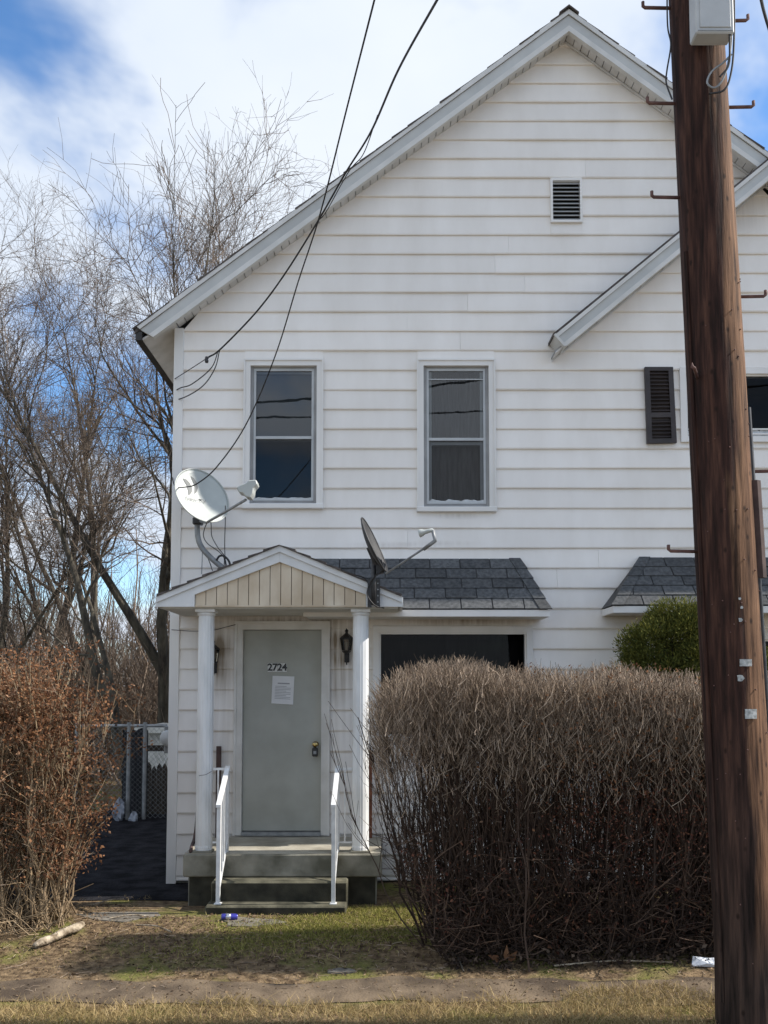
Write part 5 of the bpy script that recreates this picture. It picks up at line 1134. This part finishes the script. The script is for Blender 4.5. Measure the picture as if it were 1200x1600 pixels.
# short clipped shoots filling the upper half
m = 20000
sxx = rng.uniform(hx0, hx1, m); syy = HY+rng.uniform(-HD-.03, HD, m); u = rng.beta(1.0, 2.3, m)
front = rng.random(m) < .35; syy[front] = HY-HD+rng.normal(size=front.sum())*.05
tp = hedge_top(sxx)-.10*np.clip((np.abs(syy-HY)-HD+.14)/.14, 0, 1); szz = tp-.06-u*.95
left = np.clip((.1-sxx)/.3, 0, 1); ok = szz > .75+.75*rng.random(m)-.3*left; sxx, syy, szz, tp = sxx[ok], syy[ok], szz[ok], tp[ok]; m = len(sxx)
dr_ = norm(np.stack([rng.normal(size=m)*.55-.35*(sxx < .05), rng.normal(size=m)*.5, np.full(m, 1.0)], 1))
ln = np.minimum(rng.uniform(.05, .19, m), (tp-szz+rng.exponential(.018, m))/dr_[:, 2]); ln = np.maximum(ln, .03)
p0 = np.stack([sxx, syy, szz], 1); q = np.linspace(0, 1, 3)[None, :, None]
Pm2 = p0[:, None]+dr_[:, None]*ln[:, None, None]*q; Pm2[:, 1] += rng.normal(size=(m, 3))*.008
Rm2 = rng.uniform(.0012, .0029, m)[:, None]*np.array([1.1, .9, .55])[None]
raw_mesh('clipped_shoots', *tubes_vf(Pm2, Rm2, 3), M['hedge_twig'], hedge, (1.7, HY, .08), smooth=True)
# low tangle and brown leaves kept inside the lower half
m = 9000
sxx = rng.uniform(.0, hx1, m); syy = HY+rng.uniform(-.5, .42, m); szz = gz(sxx, syy)+rng.beta(1.0, 2.6, m)*.9
ok = sxx > .45-szz*.55; sxx, syy, szz = sxx[ok], syy[ok], szz[ok]; m = len(sxx)
dd = norm(np.stack([rng.normal(size=m), rng.normal(size=m)*.7, np.abs(rng.normal(size=m))*.9], 1)); ln = rng.uniform(.08, .3, m)
p0 = np.stack([sxx, syy, szz], 1); Pm3 = p0[:, None]+dd[:, None]*ln[:, None, None]*np.linspace(0, 1, 3)[None, :, None]; Pm3[:, 1] += rng.normal(size=(m, 3))*.015
raw_mesh('low_tangle', *tubes_vf(Pm3, rng.uniform(.0016, .0036, m)[:, None]*np.ones((1, 3)), 3), M['hedge_shaded'], hedge, (1.7, HY, .08), smooth=True)
def leaf_cloud(cx, cy, cz_, l0, l1):
    m = len(cx); c = np.stack([cx, cy, cz_], 1); return leaves_vf(c, sphere_dirs(m), sphere_dirs(m), rng.uniform(l0, l1, m), rng.uniform(l0*.5, l1*.55, m))
m = 5200; lx = rng.uniform(.1, hx1, m); ly = HY+rng.uniform(-.4, .4, m); lz = .08+rng.beta(1.1, 2.6, m)*.95
ok = lx > .5-lz*.55; g1 = leaf_cloud(lx[ok], ly[ok], lz[ok], .02, .045)
m = 9000; lx = rng.uniform(.05, hx1, m); ly = HY+rng.uniform(-.56, .45, m); lz = gz(lx, ly)+.01+rng.beta(1, 3.2, m)*.5*np.clip(1-np.abs(ly-HY)/.7, .1, 1); ok = lx > .45-lz*.7; g4 = leaf_cloud(lx[ok], ly[ok], lz[ok], .025, .055)
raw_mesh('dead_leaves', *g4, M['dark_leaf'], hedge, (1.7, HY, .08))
m = 3200; lx = rng.normal(2.0, .55, m); ly = HY-rng.uniform(.0, .5, m); lz = rng.normal(1.0, .22, m); g2 = leaf_cloud(lx, ly, lz, .015, .032)
m = 1300; lx = rng.normal(1.75, .4, m); ly = HY-rng.uniform(.25, .52, m); lz = np.minimum(rng.normal(1.6, .24, m), hedge_top(lx)+.02); g3 = leaf_cloud(lx, ly, lz, .018, .036)
raw_mesh('leaves', *merge([g1, g2]), M['red_leaf'], hedge, (1.7, HY, .08))
raw_mesh('orange_leaves', *g3, M['tan_leaf'], hedge, (1.7, HY, .08))

# ---------------------------------------------------------------- leafy brown hedge (left)
LY = -1.45
lh = thing('leafy_hedge', (-3.2, LY, 0), 'hedge covered in orange-brown dead leaves beside the alley', 'hedge', 'hedges in the front yard')
def lh_right(z): return -2.14-.10*np.sin(z*2.2+.4)-.32*np.clip((.55-z)/.55, 0, 1)-.22*np.clip((z-1.7)/.4, 0, 1)**2
def lh_top(x): return 2.27+.09*np.sin(x*3+1)+.04*np.sin(x*9)-.25*np.clip((x+2.75)/.4, 0, 1)**2
m = 300
bx = rng.uniform(-4.6, -2.6, m); by = LY+rng.normal(size=m)*.15; tz = rng.uniform(1.2, 2.2, m); txx = np.minimum(bx+rng.normal(size=m)*.28, lh_right(tz)-.05); tyy = LY+rng.uniform(-.5, .45, m)
b0 = np.stack([bx, by, np.zeros(m)-.02], 1); b1 = np.stack([txx, tyy, np.minimum(tz, lh_top(txx))], 1)
Pm = jitter_paths(b0, b1, 8, .03, .8); Rm = rng.uniform(.006, .014, m)[:, None]*np.linspace(1, .35, 8)[None]
raw_mesh('stems', *tubes_vf(Pm, Rm, 6), M['pale_stem'], lh, (-3.2, LY, 0), smooth=True)
Q1, S1 = grow(Pm, Rm, 13, .15, 1, .2, .6, .3, .9, 5, .55, .0026, up=.25, wob=.18)
ok = (Q1[:, -1, 0] < lh_right(Q1[:, -1, 2])+.04) & (Q1[:, -1, 2] < lh_top(Q1[:, -1, 0])+.03) & (Q1[:, -1, 2] > .02); Q1, S1 = Q1[ok], S1[ok]
raw_mesh('branches', *tubes_vf(Q1, S1, 4), M['pale_stem'], lh, (-3.2, LY, 0), smooth=True)
# low sprawling suckers
m = 420; bx = rng.uniform(-4.4, -2.6, m); by = LY-rng.uniform(-.1, .5, m); b0 = np.stack([bx, by, np.full(m, .02)], 1)
b1 = b0+np.stack([rng.normal(size=m)*.28, -rng.uniform(0, .22, m), rng.uniform(.05, .5, m)], 1); b1[:, 0] = np.minimum(b1[:, 0], -2.45)
Pm2 = jitter_paths(b0, b1, 5, .03, 1.0); raw_mesh('suckers', *tubes_vf(Pm2, rng.uniform(.002, .006, m)[:, None]*np.linspace(1, .4, 5)[None], 4), M['pale_stem'], lh, (-3.2, LY, 0), smooth=True)
Q2, S2 = grow(Q1, S1, 2, .2, 1, .06, .22, .3, .9, 3, .6, .0016, up=.2, wob=.15)
raw_mesh('twiglets', *tubes_vf(Q2, S2, 3), M['hedge_twig'], lh, (-3.2, LY, 0), smooth=True)
allp = np.concatenate([Q1[:, 1:].reshape(-1, 3), Q2[:, 1:].reshape(-1, 3), Q2[:, 2]])
dens = np.clip((allp[:, 0]-lh_right(allp[:, 2])+.8)/.6, .28, 1)*np.clip((allp[:, 2]-.03)/.25, 0, 1)
dens = np.maximum(dens, np.clip((allp[:, 2]-1.35)/.3, 0, 1))
dens *= .55+.45*(np.sin(allp[:, 0]*9+allp[:, 2]*7)*np.sin(allp[:, 2]*11+1)+1)/2
pk = allp[rng.random(len(allp)) < dens]; pk = np.repeat(pk, 4, 0)+rng.normal(size=(len(pk)*4, 3))*np.array([.03, .03, .03]); pk = pk[pk[:, 0] < lh_right(pk[:, 2])+.05]; pk = pk[rng.permutation(len(pk))[:95000]]; m = len(pk); print('leaves', m)
raw_mesh('leaves', *leaves_vf(pk, norm(sphere_dirs(m)+np.array([0, 0, -.3])), sphere_dirs(m), rng.uniform(.02, .042, m), rng.uniform(.013, .025, m)), M['tan_leaf'], lh, (-3.2, LY, 0))

# ---------------------------------------------------------------- evergreen shrub
ec = np.array([X(1085, -.74, 1030), -.74, 2.02])
ev = thing('evergreen_shrub', (ec[0], ec[1], .08), 'rounded yellow-green evergreen shrub rising behind the bare hedge', 'shrub')
m = 64; cd = sphere_dirs(m); cd[:, 2] = np.abs(cd[:, 2])*.9-.15; cl = ec+cd*np.array([.72, .22, .82])*rng.uniform(.72, .98, m)[:, None]
pts, dirs = [], []
for c_ in cl:
    nn = 1000; d_ = sphere_dirs(nn); d_ = norm(d_+(c_-ec)/np.linalg.norm(c_-ec)*.5); rr = rng.uniform(.4, 1, nn)[:, None]*rng.uniform(.14, .21)
    pts.append(c_+d_*rr); dirs.append(norm(d_+np.array([0, -.1, .75])+rng.normal(size=(nn, 3))*.35))
pts = np.concatenate(pts); dirs = np.concatenate(dirs); m = len(pts)
V, F = ribbons_vf(pts, dirs, rng.uniform(.014, .036, m), rng.uniform(.006, .012, m), rng.normal(size=(m, 3))*.006)
raw_mesh('foliage', V, F, M['yew'], ev, (ec[0], ec[1], .08))
m = 60; b0 = np.repeat([[ec[0], ec[1], .05]], m, 0)+rng.normal(size=(m, 3))*np.array([.06, .06, 0]); b1 = cl[rng.integers(0, len(cl), m)]
raw_mesh('stems', *tubes_vf(jitter_paths(b0, b1, 6, .03, .8), np.full((m, 6), .012)*np.linspace(1, .4, 6)[None], 5), M['bark'], ev, (ec[0], ec[1], .08), smooth=True)

# ---------------------------------------------------------------- alley end: fences and clutter
FY = 4.2
cf = thing('chain_link_fence', (X(205, FY), FY, 0), 'grey chain-link fence with top rail at the end of the alley', 'fence')
fx0, fx1 = X(120, FY), X(262, FY); zt = Zc(1134, FY)
tube('top_rail', [(fx0, FY, zt), (fx1, FY, zt)], .024, M['galv'], cf, 8)
for px in (122, 203, 228): tube('fence_post', [(X(px, FY), FY, -.05), (X(px, FY), FY, zt+.05)], .03, M['galv'], cf, 8)
seg = []
for s_ in (1, -1):
    for x in np.arange(fx0-1.9, fx1+1.9, .075):
        xa, xb = x, x+s_*zt; za, zb_ = 0.03, zt
        if xa < fx0: za += (fx0-xa)*1 if s_ > 0 else 0; xa = fx0 if s_ > 0 else xa
        pa, pb2 = np.array([xa, FY, za]), np.array([xb, FY, zb_])
        lo, hi = 0.0, 1.0
        for lim, sg in ((fx0, 1), (fx1, -1)):
            da, db = (pa[0]-lim)*sg, (pb2[0]-lim)*sg
            if da < 0 and db < 0: lo, hi = 1, 0
            elif da < 0: lo = max(lo, -da/(db-da))
            elif db < 0: hi = min(hi, da/(da-db))
        if hi-lo > .02: seg.append([pa+(pb2-pa)*lo, pa+(pb2-pa)*hi])
seg = np.array(seg); raw_mesh('mesh_wire', *tubes_vf(seg, np.full((len(seg), 2), .0022), 3), M['galv'], cf)
wf = thing('wooden_fence', (X(250, FY+.5), FY+.5, 0), 'dark weathered wooden stockade fence beside the house corner', 'fence')
px = 214
while px < 300:
    xa, xb = X(px, FY+.5), X(px+8.2, FY+.5); zt_ = Zc(1193+random.uniform(-3, 4), FY+.5)
    prism('fence_board', [(xa+.003, 0), (xb-.003, 0), (xb-.003, zt_-.06), ((xa+xb)/2, zt_), (xa+.003, zt_-.06)], FY+.5, FY+.52, M['fence_wood'], wf); px += 8.2
for z in (.35, .95): box('fence_rail', X(214, FY+.54), X(300, FY+.54), FY+.522, FY+.56, z, z+.09, M['fence_wood'], wf)
sh_ = thing('garden_shed', (X(262, 6.2), 6.6, 0), 'small white lattice-sided shed behind the wooden fence', 'shed')
sx0_, sx1_ = X(226, 6), X(330, 6); zr = Zc(1142, 6)
box('shed_wall', sx0_, sx1_, 6.03, 7.6, 0, zr-.02, M['shed'], sh_)
prism('shed_roof', [(sx0_-.12, zr-.03), (sx1_+.12, zr-.03), (sx1_+.12, zr+.03), (sx0_-.12, zr+.06)], 5.85, 7.8, M['shed'], sh_)
for i in range(14):
    a = sx0_+i*.09
    for s_ in (1, -1):
        xx0 = a if s_ > 0 else a; prism('lattice_slat', [(xx0, zr-.65), (xx0+.02, zr-.65), (xx0+.02+s_*.3, zr-.03), (xx0+s_*.3, zr-.03)], 6.0+.011*(s_ < 0), 6.01+.011*(s_ < 0), M['trim'], sh_) if xx0-.3 > sx0_-.1 else None
for i, (px, py, s, lab) in enumerate([(186, 1266, .12, 'crumpled white plastic bag caught low beside the leafy hedge'), (209, 1282, .09, 'pale plastic bag lying against the chain-link fence')]):
    c_ = P(px, py, FY-.12); V, Fc = [], []; na, nr = 12, 7
    for j in range(nr+1):
        for k in range(na):
            th_ = math.pi*j/nr; ph = 2*math.pi*k/na; r = s*(1+.25*math.sin(3*ph+j+i)+random.uniform(-.15, .15))
            V.append((c_.x+r*.7*math.sin(th_)*math.cos(ph), c_.y+r*.5*math.sin(th_)*math.sin(ph), c_.z+r*1.2*math.cos(th_)))
    for j in range(nr):
        for k in range(na): Fc.append((j*na+k, j*na+(k+1) % na, (j+1)*na+(k+1) % na, (j+1)*na+k))
    o = mesh_obj('plastic_bag', V, Fc, M['grey_plastic']); tag(o, lab, 'bag', 'plastic bags at the fence')

nn_ = 26; V = []
for i in range(nn_):
    x = X(190, FY)+(X(230, FY)-X(190, FY))*i/(nn_-1); y = FY+.10+.03*math.sin(i*1.1)+.015*math.sin(i*2.7)
    V += [(x, y, .02), (x, y+.02, Zc(1215, FY)), (x, y, Zc(1140+2*math.sin(i*.6), FY))]
o = mesh_obj('black_tarp', V, [f for i in range(nn_-1) for f in ((3*i, 3*i+3, 3*i+4, 3*i+1), (3*i+1, 3*i+4, 3*i+5, 3*i+2))], M['tarp'], smooth=True); tag(o, 'black plastic tarp hanging in folds behind the chain-link fence', 'tarp')
# ---------------------------------------------------------------- small things on the ground
def gpt(px, py):
    d_ = FPX*CZ/(py-1070)
    for _ in range(4):
        x, y = (px-600)*d_/FPX, d_-D; d_ = FPX*(CZ-float(gz(x, y)))/(py-1070)
    return Vector(((px-600)*d_/FPX, d_-D, float(gz((px-600)*d_/FPX, d_-D))))
ca = gpt(363, 1431)
can = thing('drink_can', ca, 'crumpled blue and silver drink can lying before the steps', 'can')
lathe('can_body', [(.0, -.066), (.020, -.066), (.026, -.058), (.026, .05), (.020, .062), (.019, .066), (.0, .064)], M['can_blue'], can, ca+Vector((0, 0, .032)), 20, Vector((.97, .1, -.02)))
lathe('can_band', [(.0265, -.03), (.0268, -.03), (.0268, .012), (.0265, .012)], M['can_silver'], can, ca+Vector((0, 0, .032)), 20, Vector((.97, .1, -.02)))
for s_, r_ in ((-1, .021), (1, .019)): lathe('can_end', [(.0, s_*.0672), (r_, s_*.0672), (r_, s_*.060)], M['can_silver'], can, ca+Vector((0, 0, .032)), 16, Vector((.97, .1, -.02)))
l0, l1 = gpt(64, 1476), gpt(138, 1448); l0.z += .035; l1.z += .06
pts = [l0.lerp(l1, q)+Vector((0, .006*math.sin(q*9), .004*math.sin(q*13))) for q in np.linspace(0, 1, 9)]
o = tube('cut_log', pts, [.018, .029, .031, .027, .034, .029, .033, .037, .024], M['log'], n=7, caps=True); tag(o, 'pale bare cut log lying on the dirt by the left hedge', 'log')
wr = gpt(1095, 1502)
o = mesh_obj('plastic_wrapper', [(wr.x-.11, wr.y, wr.z+.01), (wr.x+.1, wr.y-.02, wr.z+.012), (wr.x+.12, wr.y+.03, wr.z+.065), (wr.x+.02, wr.y+.04, wr.z+.055), (wr.x-.09, wr.y+.03, wr.z+.07), (wr.x, wr.y-.02, wr.z+.035)], [(0, 1, 5), (1, 2, 5), (2, 3, 5), (3, 4, 5), (4, 0, 5)], M['white_plastic']); tag(o, 'crushed white plastic wrapper at the foot of the hedge by the pole', 'wrapper')
for i, (px, py, ang, lab) in enumerate([(427, 1503, 0, 'x'), (428, 1505, 0, 'x')][:0]): pass
big = gpt(785, 1497)
o = raw_mesh('dry_leaf', *leaves_vf(np.array([[big.x-.02, big.y, big.z+.02], [big.x+.02, big.y, big.z+.015], [big.x, big.y, big.z+.02]]), norm(np.array([[-.6, -.3, .35], [.5, -.2, .7], [.1, -.1, 1]])), norm(np.array([[0, -1, .5], [0, -1, .2], [.3, -1, 0]])), np.array([.13, .11, .12]), np.array([.05, .05, .045])), M['tan_leaf']); tag(o, 'large curled orange dead leaf at the foot of the bare hedge', 'leaf')
# fallen sticks one can pick out
for i, (a, b, lab) in enumerate([((150, 1410), (200, 1402), 'thin fallen stick in front of the alley mouth'), ((220, 1440), (275, 1452), 'pale fallen stick on the dirt left of the steps'), ((700, 1478), (722, 1512), 'bent fallen twig under the bare hedge'), ((860, 1502), (1040, 1498), 'long straight fallen stick along the hedge foot'), ((180, 1430), (240, 1428), 'short straw-coloured stick beside the flagstone')]):
    p0, p1 = gpt(*a), gpt(*b); p0.z += .015; p1.z += .02; mid = p0.lerp(p1, .5)+Vector((.01, .02, .015))
    o = tube('fallen_stick', spline([p0, mid, p1], 5), .006, M['log'] if i != 2 else M['bark'], n=5); tag(o, lab, 'stick', 'fallen sticks in the yard')

# grass, leaf litter and chips: uncountable
def blades(nm, x, y, lo, hi, wlo, whi, mat, label, lean=.45):
    m = len(x); b = np.stack([x, y, gz(x, y)-.004], 1); d_ = norm(np.stack([rng.normal(size=m)*lean, rng.normal(size=m)*lean, np.ones(m)], 1)); l = rng.uniform(lo, hi, m)
    V, F = ribbons_vf(b, d_, l, rng.uniform(wlo, whi, m), np.stack([rng.normal(size=m), rng.normal(size=m), -np.abs(rng.normal(size=m))*.5], 1)*l[:, None]*.3)
    o = raw_mesh(nm, V, F, mat); o['kind'] = 'stuff'; tag(o, label, 'grass'); return o
def patch(x, y, s=2.1, ph=0.0): return .5+.5*np.sin(x*s+ph+1.3*np.sin(y*s*1.3+ph))*np.sin(y*s*1.7+ph*2+.8*np.sin(x*s*.7))
m = 90000; x = rng.uniform(-3.4, 3.6, m); y = rng.uniform(-4.6, -3.1, m)+.04*np.sin(x*3); ok = rng.random(m) < .35+.65*patch(x, y, 2.6); ok &= (y < -3.44+.06*np.sin(x*5)+.05*np.sin(x*11.7)+.42*np.clip((x-.2)/1.2, 0, 1)*patch(x, y, 4)+.04*rng.normal(size=m))
blades('dry_grass', x[ok], y[ok], .03, .10, .0022, .005, M['dry_grass'], 'dry straw-coloured grass along the street edge', .75)
m = 16000; x = rng.uniform(-3.4, 3.6, m); y = rng.uniform(-4.6, -3.6, m); ok = rng.random(m) < np.clip(patch(x, y, 1.6, 2)*.9-.15+.5*(x > 1.0), 0, 1)
blades('green_grass', x[ok], y[ok], .02, .06, .002, .004, M['green_grass'], 'short green grass mixed into the street verge', .6)
m = 70000; x = rng.normal(-.3, .6, m); y = rng.uniform(-2.6, -.85, m); ok = (rng.random(m) < np.exp(-((y+1.55-.35*x)/.5)**2)*(.3+.7*patch(x, y, 3.1, 1)))
ok &= ~((x > -1.95) & (x < -.32) & (y > -1.29)) & ~((x > -2.1) & (x < .02) & (y > -.97))
blades('lawn_grass', x[ok], y[ok], .012, .05, .003, .006, M['green_grass'], 'mossy green grass patch in front of the steps', .6)
m = 20000; x = rng.uniform(-3.4, 3.4, m); y = rng.uniform(-3.15, -.6, m); ok = (rng.random(m) < patch(x, y, 3.3, 4)**2) & ~((x > -2.1) & (x < .0) & (y > -1.29))
blades('sparse_grass', x[ok], y[ok], .015, .06, .0018, .0035, M['dry_grass'], 'thin scattered dry grass on the bare dirt', .9)
m = 16000; x = rng.uniform(-3.6, 3.6, m); y = rng.uniform(-3.6, -.9, m); pr = .25+.75*patch(x, y, 2.4, 3); pr = np.maximum(pr, (x > .2)*1.0)*np.where(y < -2.9, .35, 1); ok = (rng.random(m) < pr) & ~((x > -2.1) & (x < .0) & (y > -1.29))
x, y = x[ok], y[ok]; m = len(x); d_ = norm(np.stack([rng.normal(size=m), rng.normal(size=m), rng.normal(size=m)*.25], 1)); nn = norm(np.stack([rng.normal(size=m)*.5, rng.normal(size=m)*.5, np.ones(m)], 1))
o = raw_mesh('leaf_litter', *leaves_vf(np.stack([x, y, gz(x, y)+.008], 1), d_, nn, rng.uniform(.012, .045, m)*np.where(y < -2.9, .6, 1), rng.uniform(.008, .022, m)), M['litter']); o['kind'] = 'stuff'; tag(o, 'brown leaf litter and chips over the bare dirt', 'leaf litter')
m = 1500; x = rng.uniform(-3.6, 3.6, m); y = rng.uniform(-3.3, -1.0, m); ok = ~((x > -2.1) & (x < .0) & (y > -1.29)); x, y = x[ok], y[ok]; m = len(x); a = rng.uniform(0, 6.28, m); l = rng.uniform(.03, .13, m)*np.where(y < -2.9, .6, 1)
p0 = np.stack([x, y, gz(x, y)+.006], 1); dd = np.stack([np.cos(a), np.sin(a), rng.uniform(0, .12, m)], 1)
o = raw_mesh('twig_litter', *tubes_vf(p0[:, None]+dd[:, None]*l[:, None, None]*np.linspace(0, 1, 3)[None, :, None]+rng.normal(size=(m, 3, 3))*.004, np.full((m, 3), .0016), 3), M['hedge_twig']); o['kind'] = 'stuff'; tag(o, 'small broken twigs scattered over the yard', 'twigs')
